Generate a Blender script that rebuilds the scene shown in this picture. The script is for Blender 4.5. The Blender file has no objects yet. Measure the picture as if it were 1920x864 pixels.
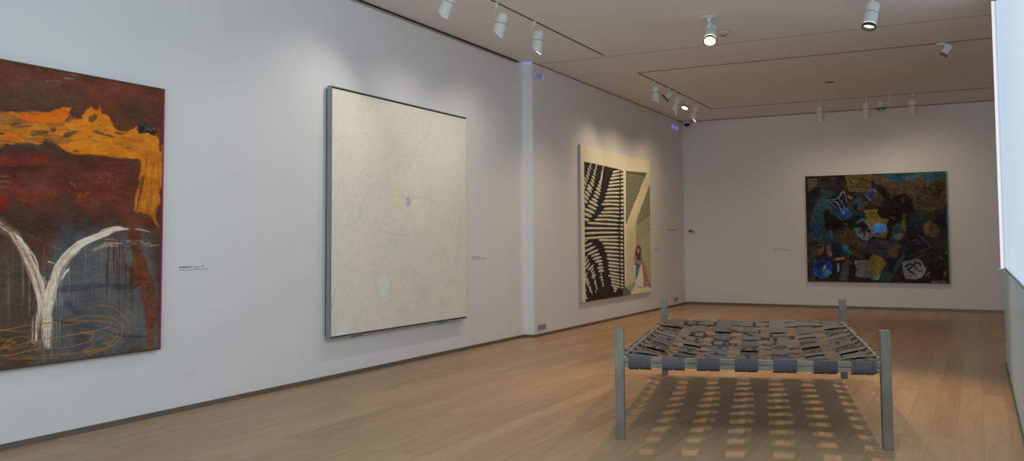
import bpy, bmesh, math, random
import numpy as np
from mathutils import Vector, Matrix
random.seed(7)
SC = bpy.context.scene
COL = SC.collection
PI = math.pi

# ---------------------------------------------------------------- camera model
F_PX, CY, YAW, PITCH, ROLL = 1653.5, 360.9, -.4844, .0557, .0055
def cam_axes():
    cw, s = math.cos(YAW), math.sin(YAW)
    fw = np.array([s*math.cos(PITCH), cw*math.cos(PITCH), math.sin(PITCH)])
    r = np.array([cw, -s, 0.]); d = np.cross(fw, r)
    return np.array([r*math.cos(ROLL)+d*math.sin(ROLL), -r*math.sin(ROLL)+d*math.cos(ROLL), fw])
M3 = cam_axes()
EYE = np.array([0, 0, 1.55])
cd = bpy.data.cameras.new('camera'); cam = bpy.data.objects.new('camera', cd); COL.objects.link(cam)
m = Matrix.Identity(4)
for i in range(3):
    m[i][0] = M3[0][i]; m[i][1] = -M3[1][i]; m[i][2] = -M3[2][i]; m[i][3] = EYE[i]
cam.matrix_world = m
cd.sensor_width = 36; cd.lens = F_PX*36/1920; cd.shift_y = -(432-CY)/1920
cd.clip_start = .02; cd.clip_end = 200
SC.camera = cam
def ray(x, y): return M3.T @ np.array([(x-960)/F_PX, (y-CY)/F_PX, 1])
def onx(x, y, X): d = ray(x, y); return EYE + d*(X/d[0])
def ony(x, y, Y): d = ray(x, y); return EYE + d*(Y/d[1])

# ---------------------------------------------------------------- materials
def lin(c):
    return tuple(((v/255)/12.92 if v/255 <= .04045 else ((v/255+.055)/1.055)**2.4) for v in c)
def mat(name, col, rough=.6, metal=0., noise=None, bump=0., bscale=60, spec=.5, scale=(1, 1, 1)):
    """principled with a procedural noise tint (noise=(scale, amount))"""
    mt = bpy.data.materials.new(name); mt.use_nodes = True
    n = mt.node_tree.nodes; l = mt.node_tree.links; b = n['Principled BSDF']
    b.inputs['Roughness'].default_value = rough; b.inputs['Metallic'].default_value = metal
    b.inputs['Specular IOR Level'].default_value = spec
    b.inputs['Base Color'].default_value = (*col, 1)
    tc = n.new('ShaderNodeTexCoord'); mp = n.new('ShaderNodeMapping'); mp.inputs['Scale'].default_value = scale
    l.new(tc.outputs['Object'], mp.inputs['Vector'])
    if noise:
        t = n.new('ShaderNodeTexNoise'); t.inputs['Scale'].default_value = noise[0]; t.inputs['Detail'].default_value = 6
        r = n.new('ShaderNodeMapRange'); r.inputs['From Min'].default_value = .3; r.inputs['From Max'].default_value = .7
        r.inputs['To Min'].default_value = 1-noise[1]; r.inputs['To Max'].default_value = 1+noise[1]
        mx = n.new('ShaderNodeVectorMath'); mx.operation = 'SCALE'; mx.inputs[0].default_value = col
        l.new(mp.outputs[0], t.inputs['Vector']); l.new(t.outputs['Fac'], r.inputs['Value'])
        l.new(r.outputs[0], mx.inputs['Scale']); l.new(mx.outputs[0], b.inputs['Base Color'])
    if bump:
        t2 = n.new('ShaderNodeTexNoise'); t2.inputs['Scale'].default_value = bscale; t2.inputs['Detail'].default_value = 4
        bp = n.new('ShaderNodeBump'); bp.inputs['Strength'].default_value = bump; bp.inputs['Distance'].default_value = .01
        l.new(mp.outputs[0], t2.inputs['Vector']); l.new(t2.outputs['Fac'], bp.inputs['Height']); l.new(bp.outputs[0], b.inputs['Normal'])
    return mt
def emis(name, col, s):
    mt = bpy.data.materials.new(name); mt.use_nodes = True
    b = mt.node_tree.nodes['Principled BSDF']
    b.inputs['Base Color'].default_value = (.02, .02, .02, 1)
    b.inputs['Emission Color'].default_value = (*col, 1); b.inputs['Emission Strength'].default_value = s
    return mt
def vcol_mat(name, rough=.55, bump=.25, bscale=90, noise=.06, weave=False, spec=.3):
    mt = bpy.data.materials.new(name); mt.use_nodes = True
    n = mt.node_tree.nodes; l = mt.node_tree.links; b = n['Principled BSDF']
    b.inputs['Roughness'].default_value = rough; b.inputs['Specular IOR Level'].default_value = spec
    a = n.new('ShaderNodeAttribute'); a.attribute_name = 'paint'
    tc = n.new('ShaderNodeTexCoord')
    t = n.new('ShaderNodeTexNoise'); t.inputs['Scale'].default_value = bscale; t.inputs['Detail'].default_value = 5
    r = n.new('ShaderNodeMapRange'); r.inputs['From Min'].default_value = .3; r.inputs['From Max'].default_value = .7
    r.inputs['To Min'].default_value = 1-noise; r.inputs['To Max'].default_value = 1+noise
    mx = n.new('ShaderNodeVectorMath'); mx.operation = 'SCALE'
    l.new(tc.outputs['Object'], t.inputs['Vector']); l.new(t.outputs['Fac'], r.inputs['Value'])
    l.new(a.outputs['Color'], mx.inputs[0]); l.new(r.outputs[0], mx.inputs['Scale']); l.new(mx.outputs[0], b.inputs['Base Color'])
    bp = n.new('ShaderNodeBump'); bp.inputs['Strength'].default_value = bump; bp.inputs['Distance'].default_value = .006
    l.new(t.outputs['Fac'], bp.inputs['Height']); l.new(bp.outputs[0], b.inputs['Normal'])
    return mt

M_wall = mat('wall_paint', (.80, .80, .80), .85, noise=(1.2, .012), bump=.03, bscale=180, spec=.2)
M_ceil = mat('ceiling_paint', (.84, .84, .84), .9, noise=(.6, .02), spec=.2)
M_base = mat('baseboard_bronze', (.19, .16, .13), .42, metal=.35, noise=(3, .1))
M_gap = mat('shadow_gap', (.03, .027, .024), .8)
M_lip = mat('gap_lip', (.42, .36, .33), .6)
M_seam = mat('ceiling_seam', (.25, .225, .20), .8)
M_track = mat('track_slot', (.07, .06, .05), .6)
M_spot = mat('lamp_white', (.72, .74, .70), .45, noise=(8, .03))
M_ring = mat('lamp_black_ring', (.025, .025, .022), .4)
M_lampseam = mat('lamp_seam', (.12, .13, .12), .6)
M_plastic = mat('white_plastic', (.6, .58, .52), .4)
M_dark = mat('dark_plastic', (.03, .03, .03), .3)
M_bright = emis('lamp_lens', (1, .87, .68), 14)
M_soft = emis('lamp_lens_soft', (1, .86, .66), 1.6)
M_violet = emis('violet_glow', (.30, .25, .72), .55)
M_violet_hot = emis('violet_lamp', (.30, .26, .95), .9)
M_violet_dim = mat('violet_plastic', (.42, .34, .50), .5)
M_ink = mat('label_ink', (.05, .05, .055), .8)
M_ink2 = mat('label_ink_grey', (.16, .16, .165), .8)
M_steel = mat('bare_steel', (.20, .186, .155), .5, metal=.35, noise=(9, .28), bump=.05, bscale=40, scale=(1, 1, .45))
M_weld = mat('weld_bead', (.6, .62, .62), .25, metal=.9, noise=(60, .4), bump=.5, bscale=150)
M_frame = mat('frame_grey', (.27, .30, .315), .45, metal=.3, noise=(3, .06))
M_crimson = mat('crimson_edge', (.40, .035, .11), .6)
M_brownedge = mat('brown_edge', (.10, .05, .025), .6)
M_cream = mat('cream_edge', (.55, .52, .45), .6)
M_greenedge = mat('green_edge', (.10, .22, .12), .6)
M_brass = mat('brass', (.35, .26, .10), .35, metal=.8)

def floor_mat():
    mt = bpy.data.materials.new('oak_planks'); mt.use_nodes = True
    n = mt.node_tree.nodes; l = mt.node_tree.links; b = n['Principled BSDF']
    tc = n.new('ShaderNodeTexCoord'); mp = n.new('ShaderNodeMapping')
    mp.inputs['Rotation'].default_value = (0, 0, PI/2)
    l.new(tc.outputs['Object'], mp.inputs['Vector'])
    br = n.new('ShaderNodeTexBrick'); br.offset = .37; br.offset_frequency = 2; br.squash_frequency = 3
    br.inputs['Scale'].default_value = 1; br.inputs['Brick Width'].default_value = 2.3; br.inputs['Row Height'].default_value = .19
    br.inputs['Mortar Size'].default_value = .0016; br.inputs['Mortar Smooth'].default_value = .3; br.inputs['Bias'].default_value = 0
    br.inputs['Color1'].default_value = (0, 0, 0, 1); br.inputs['Color2'].default_value = (1, 1, 1, 1); br.inputs['Mortar'].default_value = (.5, .5, .5, 1)
    l.new(mp.outputs[0], br.inputs['Vector'])
    cr = n.new('ShaderNodeValToRGB')
    e = cr.color_ramp.elements; e[0].color = (.395, .242, .130, 1); e[1].color = (.475, .306, .170, 1)
    x = e.new(.5); x.color = (.43, .270, .145, 1)
    l.new(br.outputs['Color'], cr.inputs['Fac'])
    # grain, stretched along the boards
    mg = n.new('ShaderNodeMapping'); mg.inputs['Scale'].default_value = (9, .55, 1)
    l.new(tc.outputs['Object'], mg.inputs['Vector'])
    add = n.new('ShaderNodeVectorMath'); add.operation = 'ADD'; sc = n.new('ShaderNodeVectorMath'); sc.operation = 'SCALE'; sc.inputs['Scale'].default_value = 13
    l.new(br.outputs['Color'], sc.inputs[0]); l.new(mg.outputs[0], add.inputs[0]); l.new(sc.outputs[0], add.inputs[1])
    g = n.new('ShaderNodeTexNoise'); g.inputs['Scale'].default_value = 1.6; g.inputs['Detail'].default_value = 7; g.inputs['Distortion'].default_value = 1.2
    l.new(add.outputs[0], g.inputs['Vector'])
    mr = n.new('ShaderNodeMapRange'); mr.inputs['From Min'].default_value = .3; mr.inputs['From Max'].default_value = .7
    mr.inputs['To Min'].default_value = .87; mr.inputs['To Max'].default_value = 1.1
    l.new(g.outputs['Fac'], mr.inputs['Value'])
    m1 = n.new('ShaderNodeVectorMath'); m1.operation = 'SCALE'
    l.new(cr.outputs['Color'], m1.inputs[0]); l.new(mr.outputs[0], m1.inputs['Scale'])
    mo = n.new('ShaderNodeMix'); mo.data_type = 'RGBA'
    mo.inputs['B'].default_value = (.29, .18, .10, 1)
    l.new(br.outputs['Fac'], mo.inputs['Factor']); l.new(m1.outputs[0], mo.inputs['A'])
    l.new(mo.outputs['Result'], b.inputs['Base Color'])
    b.inputs['Roughness'].default_value = .40; b.inputs['Specular IOR Level'].default_value = .35
    return mt
M_floor = floor_mat()

# ---------------------------------------------------------------- mesh helpers
def link(name, me, parent=None):
    o = bpy.data.objects.new(name, me); COL.objects.link(o)
    if parent: o.parent = parent
    return o
def obj(name, bm, mt, parent=None, smooth=False):
    me = bpy.data.meshes.new(name); bm.normal_update(); bm.to_mesh(me); bm.free()
    for q in (mt if isinstance(mt, (list, tuple)) else [mt]): me.materials.append(q)
    if smooth:
        for p in me.polygons: p.use_smooth = True
        try: me.set_sharp_from_angle(angle=math.radians(35))
        except Exception: pass
    return link(name, me, parent)
def box(bm, a, b, mi=0):
    a = Vector(a); b = Vector(b); c = (a+b)/2; s = b-a
    r = bmesh.ops.create_cube(bm, size=1, matrix=Matrix.Translation(c) @ Matrix.Diagonal((*[abs(v) for v in s], 1)))
    for v in r['verts']:
        for f in v.link_faces: f.material_index = mi
    return r['verts']
def bx(a, b):
    bm = bmesh.new(); box(bm, a, b); return bm
def bevel(bm, w, seg=2):
    bmesh.ops.bevel(bm, geom=list(bm.edges), offset=w, segments=seg, affect='EDGES', profile=.5)
    return bm
def axis_m(p, d, up=(0, 0, 1)):
    z = Vector(d).normalized(); u = Vector(up)
    if abs(z.dot(u)) > .99: u = Vector((0, 1, 0))
    x = u.cross(z).normalized(); y = z.cross(x)
    mm = Matrix((x, y, z)).transposed().to_4x4(); mm.translation = Vector(p); return mm
def lathe(bm, prof, mm=None, seg=28, cap=True, mi=0):
    rings = []
    mm = mm or Matrix.Identity(4)
    for r, z in prof:
        rings.append([bm.verts.new(mm @ Vector((r*math.cos(2*PI*i/seg), r*math.sin(2*PI*i/seg), z))) for i in range(seg)])
    for A, B in zip(rings, rings[1:]):
        for i in range(seg):
            f = bm.faces.new((A[i], A[(i+1) % seg], B[(i+1) % seg], B[i])); f.material_index = mi
    if cap:
        f = bm.faces.new(list(reversed(rings[0]))); f.material_index = mi
        f = bm.faces.new(rings[-1]); f.material_index = mi
    return rings
def bar(bm, p0, p1, w, h, up=(0, 0, 1)):
    """square bar from p0 to p1, w sideways, h upwards"""
    p0 = Vector(p0); p1 = Vector(p1); d = (p1-p0); L = d.length; d.normalize()
    s = d.cross(Vector(up)).normalized(); u = s.cross(d)
    mm = Matrix((d, s, u)).transposed().to_4x4(); mm.translation = (p0+p1)/2
    bmesh.ops.create_cube(bm, size=1, matrix=mm @ Matrix.Diagonal((L, w, h, 1)))
def tag(o, label=None, cat=None, group=None, kind=None):
    for k, v in (('label', label), ('category', cat), ('group', group), ('kind', kind)):
        if v: o[k] = v
    return o
def empty(name, loc, label, cat, group=None):
    o = bpy.data.objects.new(name, None); COL.objects.link(o); o.location = loc; o.empty_display_size = .1
    return tag(o, label, cat, group)
def struct(name, bm, mt, label=None, cat=None):
    o = obj(name, bm, mt); o['kind'] = 'structure'
    o['label'] = label or name.replace('_', ' '); o['category'] = cat or name.split('_')[0]
    return o

# ---------------------------------------------------------------- room shell
H = 4.50; XL1, XL2, YB, YS = -6.56, -6.385, 21.25, 12.87
XR = 3.4; Y0 = -4.0
struct('floor', bx((XL1-.2, Y0, -.12), (XR+.2, YB+.2, 0)), M_floor, 'pale oak plank floor running the length of the gallery', 'floor')
struct('ceiling', bx((XL1-.2, Y0, H), (XR+.2, YB+.2, H+.15)), M_ceil, 'flat white gallery ceiling with recessed track slots', 'ceiling')
bm = bmesh.new(); box(bm, (XL1-.2, Y0, 0), (XL1, YS, H)); box(bm, (XL1-.2, YS, 0), (XL2, YB+.2, H))
struct('wall_left', bm, M_wall, 'long white left wall stepping forward at a shallow corner', 'wall')
struct('wall_back', bx((XL2, YB, 0), (XR+.2, YB+.2, H)), M_wall, 'white back wall behind the dark painting', 'wall')
struct('wall_right', bx((XR, Y0, 0), (XR+.2, YB, H)), M_wall, 'white wall beyond the glass balustrade', 'wall')
def base_left():
    bm = bmesh.new()
    box(bm, (XL1, Y0, .0), (XL1+.012, YS-.012, .047))
    box(bm, (XL1, YS-.012, .0), (XL2+.012, YS, .047))
    box(bm, (XL2, YS, .0), (XL2+.012, YB-.012, .047))
    return bm
struct('baseboard_left', base_left(), M_base, 'low bronze baseboard along the left wall', 'baseboard')
struct('baseboard_back', bx((XL2+.012, YB-.012, 0), (XR, YB, .06)), M_base, 'low bronze baseboard along the back wall', 'baseboard')
struct('trim_1', bx((XL1, Y0, H-.022), (XL1+.01, YS-.15, H)), M_gap, 'black shadow gap between left wall and ceiling', 'trim')
struct('trim_2', bx((XL1, Y0, H-.052), (XL1+.005, YS-.25, H-.024)), M_lip, 'narrow pinkish strip under the ceiling gap', 'trim')
struct('trim_3', bx((XL2, YS+.02, H-.014), (XL2+.008, YB, H)), M_seam, 'thin dark joint above the stepped wall', 'trim')
struct('trim_4', bx((XL2, YB-.008, H-.018), (XR, YB, H)), M_seam, 'thin dark joint above the back wall', 'trim')
struct('trim_5', bx((XL2, 13.08, H-.003), (.3, 13.09, H)), M_seam, 'hairline joint across the ceiling', 'trim')

# right side: balustrade below, luminous screen above
def screen_mat():
    mt = bpy.data.materials.new('daylit_screen'); mt.use_nodes = True
    n = mt.node_tree.nodes; l = mt.node_tree.links; b = n['Principled BSDF']
    b.inputs['Base Color'].default_value = (.3, .32, .34, 1); b.inputs['Roughness'].default_value = .5
    tc = n.new('ShaderNodeTexCoord'); t = n.new('ShaderNodeTexNoise'); t.inputs['Scale'].default_value = .25
    l.new(tc.outputs['Object'], t.inputs['Vector'])
    cr = n.new('ShaderNodeValToRGB'); cr.color_ramp.elements[0].color = (0.41, .54, .66, 1); cr.color_ramp.elements[1].color = (0.48, .62, .74, 1)
    l.new(t.outputs['Fac'], cr.inputs['Fac']); l.new(cr.outputs['Color'], b.inputs['Emission Color'])
    b.inputs['Emission Strength'].default_value = 1.0
    return mt
XG = .275
w = struct('window_1', bx((XG+.02, -3.5, 1.21), (XG+.05, 12.02, H)), screen_mat(), 'tall frosted daylit window above the glass balustrade', 'window')
fr = obj('window_frame', bx((XG-.035, 12.02, 1.2), (XG+.05, 12.07, 4.42)), mat('window_frame_white', (.88, .86, .90), .35), w)
obj('glowing_edge', bx((XG-.036, 12.012, 1.2), (XG-.008, 12.02, 4.42)), emis('frame_edge_glow', (.95, .94, 1), .85), w)  # emission added to paint the window's brightness on the frame edge, no lamp
obj('window_sill', bx((XG+.005, -3.5, 1.196), (XG+.05, 12.02, 1.21)), mat('sill_metal', (.22, .27, .28), .4), w)

def glass_mat():
    mt = bpy.data.materials.new('hazy_glass'); mt.use_nodes = True
    n = mt.node_tree.nodes; l = mt.node_tree.links; n.remove(n['Principled BSDF'])
    tr = n.new('ShaderNodeBsdfTransparent'); tr.inputs['Color'].default_value = (.80, .84, .83, 1)
    gl = n.new('ShaderNodeBsdfGlossy'); gl.inputs['Color'].default_value = (.85, .9, .92, 1); gl.inputs['Roughness'].default_value = .06
    df = n.new('ShaderNodeBsdfDiffuse'); df.inputs['Color'].default_value = (.70, .86, .98, 1)
    m1 = n.new('ShaderNodeMixShader'); m1.inputs[0].default_value = .45
    m2 = n.new('ShaderNodeMixShader'); m2.inputs[0].default_value = .62
    l.new(tr.outputs[0], m1.inputs[1]); l.new(gl.outputs[0], m1.inputs[2])
    l.new(m1.outputs[0], m2.inputs[1]); l.new(df.outputs[0], m2.inputs[2])
    l.new(m2.outputs[0], n['Material Output'].inputs['Surface'])
    return mt
gb = empty('glass_balustrade', (XG, 5, 0), 'hazy grey glass balustrade along the right edge of the floor', 'balustrade')
o = obj('glass_panel', bx((XG, -3.5, .03), (XG+.02, 12.62, 1.19)), glass_mat(), gb); o.matrix_parent_inverse = Matrix.Translation((-XG, -5, 0))
o = obj('floor_channel', bx((XG-.012, -3.5, 0), (XG+.03, 12.62, .03)), mat('channel_metal', (.05, .075, .055), .4), gb); o.matrix_parent_inverse = Matrix.Translation((-XG, -5, 0))
o = obj('edge_bracket', bevel(bx((XG-.06, 12.3, 1.18), (XG+.01, 12.35, 1.20)), .004), mat('bracket_white', (.9, .9, .88), .3), gb); o.matrix_parent_inverse = Matrix.Translation((-XG, -5, 0))

# ---------------------------------------------------------------- ceiling tracks
def track(p0, p1, label):
    x0, y0 = p0; x1, y1 = p1; hw = .014
    bm = bmesh.new()
    if abs(x0-x1) < .01: box(bm, (x0-hw, y0, H-.004), (x0+hw, y1, H+.0))
    else: box(bm, (x0, y0-hw, H-.004), (x1, y0+hw, H+.0))
    return tag(obj('lighting_track', bm, M_track), label, 'lighting track')
TX = -5.16; TY1, TY2 = 14.62, 19.46
track((TX, -2), (TX, 12.87), 'dark recessed lighting track nearest the camera, parallel to left wall')
track((TX-.02, TY1), (TX-.02, TY2), 'dark recessed lighting track beside the striped painting, parallel to left wall')
track((TX, TY1), (.3, TY1), 'long dark lighting track crossing the ceiling with one small lamp at its right')
track((TX, TY2), (.3, TY2), 'far lighting track crossing the ceiling close to the back wall')
tag(obj('track_end_cap', bevel(bx((TX-.02, 12.87, H-.008), (TX+.02, 12.97, H)), .003), M_lip), 'small beige end cap of the near lighting track', 'end cap')

# ---------------------------------------------------------------- spot lamps
def snoot(bm, R, L0, L1, mm, seg=32):
    """open tube with a slanted mouth: short on +x side (L0), long on -x side (L1)"""
    out, inn, base = [], [], []
    for i in range(seg):
        a = 2*PI*i/seg; c = math.cos(a); t = (1-c)/2; L = L0+(L1-L0)*t
        base.append(bm.verts.new(mm @ Vector((R*c, R*math.sin(a), 0))))
        out.append(bm.verts.new(mm @ Vector((R*c, R*math.sin(a), L))))
        inn.append(bm.verts.new(mm @ Vector((R*.93*c, R*.93*math.sin(a), L))))
    deep = [bm.verts.new(mm @ Vector((R*.93*math.cos(2*PI*i/seg), R*.93*math.sin(2*PI*i/seg), .02))) for i in range(seg)]
    for i in range(seg):
        j = (i+1) % seg
        bm.faces.new((base[i], base[j], out[j], out[i])); bm.faces.new((out[i], out[j], inn[j], inn[i])); bm.faces.new((inn[i], inn[j], deep[j], deep[i]))
    bm.faces.new(deep); bm.faces.new(list(reversed(base)))
def frame_for(axis, short):
    z = Vector(axis).normalized(); x = Vector(short); x = (x-z*x.dot(z)).normalized(); y = z.cross(x)
    return Matrix((x, y, z)).transposed().to_4x4()
def track_spot(x, y, axis, short, label, group, R=.074, top=-.15, L=(.10, .185), back=.12, off=(.05, .0)):
    t = empty('track_spotlight', (x, y, H), label, 'spotlight', group)
    bm = bmesh.new(); box(bm, (-.03, -.02, -.012), (.03, .02, -.004)); lathe(bm, [(.018, -.012), (.018, -.07)][::-1], seg=16)
    obj('track_adapter', bm, M_spot, t, True)
    mm = frame_for(axis, short); c = Vector((off[0], off[1], top-back))
    d = mm.to_3x3() @ Vector((0, 0, 1))
    ctr = c - d*back*.45
    side = -Vector((off[0], off[1], 0)).normalized() if (off[0] or off[1]) else Vector((-1, 0, 0))
    bm = bmesh.new(); e = ctr + side*(R+.012)
    bar(bm, (0, 0, -.066), (e.x, e.y, -.074), .020, .012); bar(bm, (e.x, e.y, -.07), e, .022, .008, up=(side.x, side.y, .01))
    bm2 = bmesh.new(); lathe(bm2, [(.014, 0), (.014, .02)], axis_m(e, -side), 12); me = bpy.data.meshes.new('t'); bm2.to_mesh(me); bm2.free(); bm.from_mesh(me); bpy.data.meshes.remove(me)
    obj('yoke_arm', bm, M_spot, t)
    mt = mm.copy(); mt.translation = c
    bm = bmesh.new(); lathe(bm, [(R*.9, -back), (R, -back+.01), (R, 0)], mt, 32)
    b = obj('lamp_body', bm, M_spot, t, True)
    bm = bmesh.new(); lathe(bm, [(R+.001, -.004), (R+.001, .003)], mt, 32); obj('seam_ring', bm, M_lampseam, b)
    mt2 = mt @ Matrix.Translation((0, 0, .003))
    bm = bmesh.new(); snoot(bm, R, L[0], L[1], mt2); obj('snoot', bm, M_spot, t, True)
    return t
def wall_washer(x, y, axis, label, group, lit=False, off=(.0, .0), top=-.16, R=.085):
    t = empty('track_spotlight', (x, y, H), label, 'spotlight', group)
    bm = bmesh.new(); box(bm, (-.03, -.02, -.012), (.03, .02, -.004)); lathe(bm, [(.018, -.09), (.018, -.012)], seg=16)
    obj('track_adapter', bm, M_spot, t, True)
    z = Vector(axis).normalized(); mm = axis_m((off[0], off[1], top), z)
    bm = bmesh.new(); c = Vector((off[0], off[1], top)); s = Vector((math.copysign(R+.02, -off[0]) if off[0] else 0, 0, 0))
    bar(bm, (0, 0, -.085), (0, 0, top+.0), .02, .02, up=(0, 1, 0)) if off[0] else bar(bm, (0, 0, -.085), c, .024, .024, up=(0, 1, 0))
    if off[0]: bar(bm, (0, 0, top), c, .02, .02)
    obj('yoke_arm', bm, M_spot, t)
    bm = bmesh.new(); lathe(bm, [(R*.55, -.05), (R*.8, -.035), (R*.88, .0), (R*.92, .06), (R, .09)], mm, 28)
    obj('lamp_body', bm, M_spot, t, True)
    bm = bmesh.new(); lathe(bm, [(R+.004, .09), (R+.004, .112), (R-.012, .112), (R-.012, .1), (.001, .1)], mm, 28, cap=False); obj('front_ring', bm, M_ring, t)
    bm = bmesh.new(); lathe(bm, [(R-.013, .098), (R-.013, .106)], mm, 28); obj('lens', bm, M_soft if lit else M_plastic, t)
    return t
G1 = 'spotlights on the near track by the left wall'
G2 = 'spotlights on the track beside the striped painting'
G3 = 'spotlights on the far track before the back wall'
track_spot(TX, 8.27, (-.50, .02, -1), (-1, .3, 0), 'white cylinder spotlight cut off by the top edge of the photo, left of its neighbours', G1, off=(.02, 0))
track_spot(TX, 9.42, (-.26, -.02, -1), (-1, -.2, 0), 'white cylinder spotlight on near track, middle of the three, above the step in the wall', G1, off=(.06, 0))
track_spot(TX, 10.47, (-.12, 0, -1), (-1, -.3, 0), 'white cylinder spotlight on near track, farthest of three along that track', G1, off=(.05, 0))
TX2 = TX-.02
track_spot(TX2, 15.50, (.02, .0, -1), (-1, 0, 0), 'upright white cylinder spotlight nearest of the cluster beside the striped painting', G2, top=-.11, L=(.13, .19), off=(.03, 0))
wall_washer(TX2, 16.38, (-.75, -.3, -.75), 'short wide spotlight tilted to the left wall, second in the striped painting cluster', G2, top=-.13, off=(0, 0))
track_spot(TX2, 16.75, (-.34, 0, -1), (-1, -.3, 0), 'tilted white cylinder spotlight in the middle of the striped painting cluster', G2, off=(.03, 0))
wall_washer(TX2, 17.53, (-.2, -.5, -.9), 'short wide spotlight with glowing front, fourth in the striped painting cluster', G2, lit=True, top=-.15)
track_spot(TX2, 18.0, (-.30, 0, -1), (-1, -.5, 0), 'warm lit cylinder spotlight at the far end of the striped painting cluster', G2, off=(.04, 0))
track_spot(-2.855, TY2, (.06, .1, -1), (0, 1, 0), 'cylinder spotlight hanging at the left end of the far row', G3, off=(0, -.03), top=-.13, L=(.14, .20))
track_spot(-1.942, TY2, (.0, .12, -1), (0, 1, 0), 'cylinder spotlight hanging second from left in the far row', G3, off=(0, -.03), top=-.13, L=(.14, .20))
wall_washer(-1.5, TY2, (0, -.12, -1), 'stubby wide spotlight with black ring between two cylinders of the far row', G3, off=(-.16, 0), top=-.17)
track_spot(-1.067, TY2, (.0, .12, -1), (0, 1, 0), 'cylinder spotlight hanging at the right end of the far row', G3, off=(0, -.03), top=-.13, L=(.14, .20))
# the lone small box-shaped lamp on the crossing track
t = empty('box_spotlight', (-.40, TY1, H), 'small square-bodied spotlight alone at right of the crossing track', 'spotlight')
obj('track_adapter', bevel(bx((-.05, -.02, -.035), (.07, .02, -.004)), .004), M_spot, t)
bm = bmesh.new(); bar(bm, (.06, 0, -.02), (.09, 0, -.10), .03, .02, up=(0, 1, 0)); obj('yoke_arm', bm, M_spot, t)
bm = bmesh.new(); bar(bm, (.13, 0, -.05), (.05, 0, -.17), .10, .10, up=(0, 1, 0)); obj('lamp_body', bevel(bm, .008), M_spot, t)
bm = bmesh.new(); bar(bm, (.05, 0, -.17), (.034, 0, -.195), .106, .106, up=(0, 1, 0)); obj('front_ring', bevel(bm, .005), M_lampseam, t)

def downlight(x, y, axis, label, hang=.13, bright=True, R=.08, Lb=.23, spin=(1, 0, 0)):
    t = empty('ceiling_spotlight', (x, y, H), label, 'spotlight', 'ceiling spotlights on round roses')
    bm = bmesh.new(); lathe(bm, [(.02, -.02), (.09, -.014), (.10, -.006), (.10, 0)]); obj('ceiling_rose', bm, M_spot, t, True)
    z = Vector(axis).normalized(); pivot = Vector((0, 0, -hang-.06)) + Vector((z.x, z.y, 0))*.12
    bm = bmesh.new(); lathe(bm, [(.022, -hang), (.022, -.05), (.03, -.045), (.03, -.015)], seg=16)
    obj('stem', bm, M_spot, t, True)
    bm = bmesh.new(); bar(bm, (0, 0, -hang+.04), (0, 0, -hang-.09), .05, .02, up=(0, 1, 0)); obj('yoke_arm', bevel(bm, .004), M_spot, t)
    red = bmesh.new(); lathe(red, [(.006, 0), (.006, .006)], axis_m((.0, -.03, -.075), (0, -1, 0)), 10); obj('indicator_dot', red, mat('red_dot', (.5, .05, .03), .4), t)
    mm = axis_m(Vector((0, .08, -hang-.03)), z)
    bm = bmesh.new(); lathe(bm, [(R*.9, -.05), (R, -.04), (R, Lb-.04)], mm, 36); b = obj('lamp_body', bm, M_spot, t, True)
    bm = bmesh.new(); lathe(bm, [(R+.001, Lb*.30), (R+.001, Lb*.30+.007)], mm, 36); obj('seam_ring', bm, M_lampseam, b)
    bm = bmesh.new(); lathe(bm, [(R+.002, Lb-.02), (R+.004, Lb+.015), (R-.006, Lb+.015), (R-.010, Lb-.030)], mm, 36, cap=False); obj('front_ring', bm, M_ring, t, True)
    bm = bmesh.new(); lathe(bm, [(R-.012, Lb-.035), (R-.014, Lb-.018)], mm, 36); obj('lens', bm, M_bright if bright else M_soft, t)
    return t
D1 = (-3.05, 11.42); D2 = (-1.04, 11.35)
downlight(*D1, (.14, -.80, -.90), 'glowing white spotlight on a round rose beside the smoke detector')
downlight(*D2, (-.16, -.30, -1), 'white cylinder spotlight at top right with a dim lens, cut by the photo edge', bright=False, hang=.10, Lb=.26)

# ---------------------------------------------------------------- small fittings
t = empty('smoke_detector', (-3.08, 12.28, H), 'round cream smoke detector on the ceiling right of the glowing spotlight', 'smoke detector')
bm = bmesh.new(); lathe(bm, [(.080, -.045), (.092, -.03), (.092, -.008), (.08, 0)]); obj('housing', bm, M_plastic, t, True)
bm = bmesh.new(); lathe(bm, [(.001, -.066), (.05, -.062), (.065, -.045)], cap=False); obj('sensor_cap', bm, mat('sensor_yellow', (.5, .46, .34), .5), t, True)
bm = bmesh.new(); lathe(bm, [(.022, -.070), (.022, -.064)]); obj('sensor_grille', bm, M_dark, t)
bm = bmesh.new(); lathe(bm, [(.07, -.012), (.085, -.004), (.085, 0)]); o = obj('ceiling_disc', bm, M_seam); o.location = (-2.35, 17.25, H)
tag(o, 'flat dark disc flush in the ceiling panel before the far row of lamps', 'ceiling disc')
t = empty('security_camera', (XL2+.17, YB-.20, H), 'white dome camera with dark lens in the far left ceiling corner', 'security camera')
bm = bmesh.new(); lathe(bm, [(.085, -.085), (.10, -.07), (.10, -.01), (.085, 0)]); obj('housing', bm, M_plastic, t, True)
bm = bmesh.new(); lathe(bm, [(.001, -.155), (.04, -.145), (.066, -.115), (.074, -.085)], cap=False); obj('dome', bm, M_dark, t, True)
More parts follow.
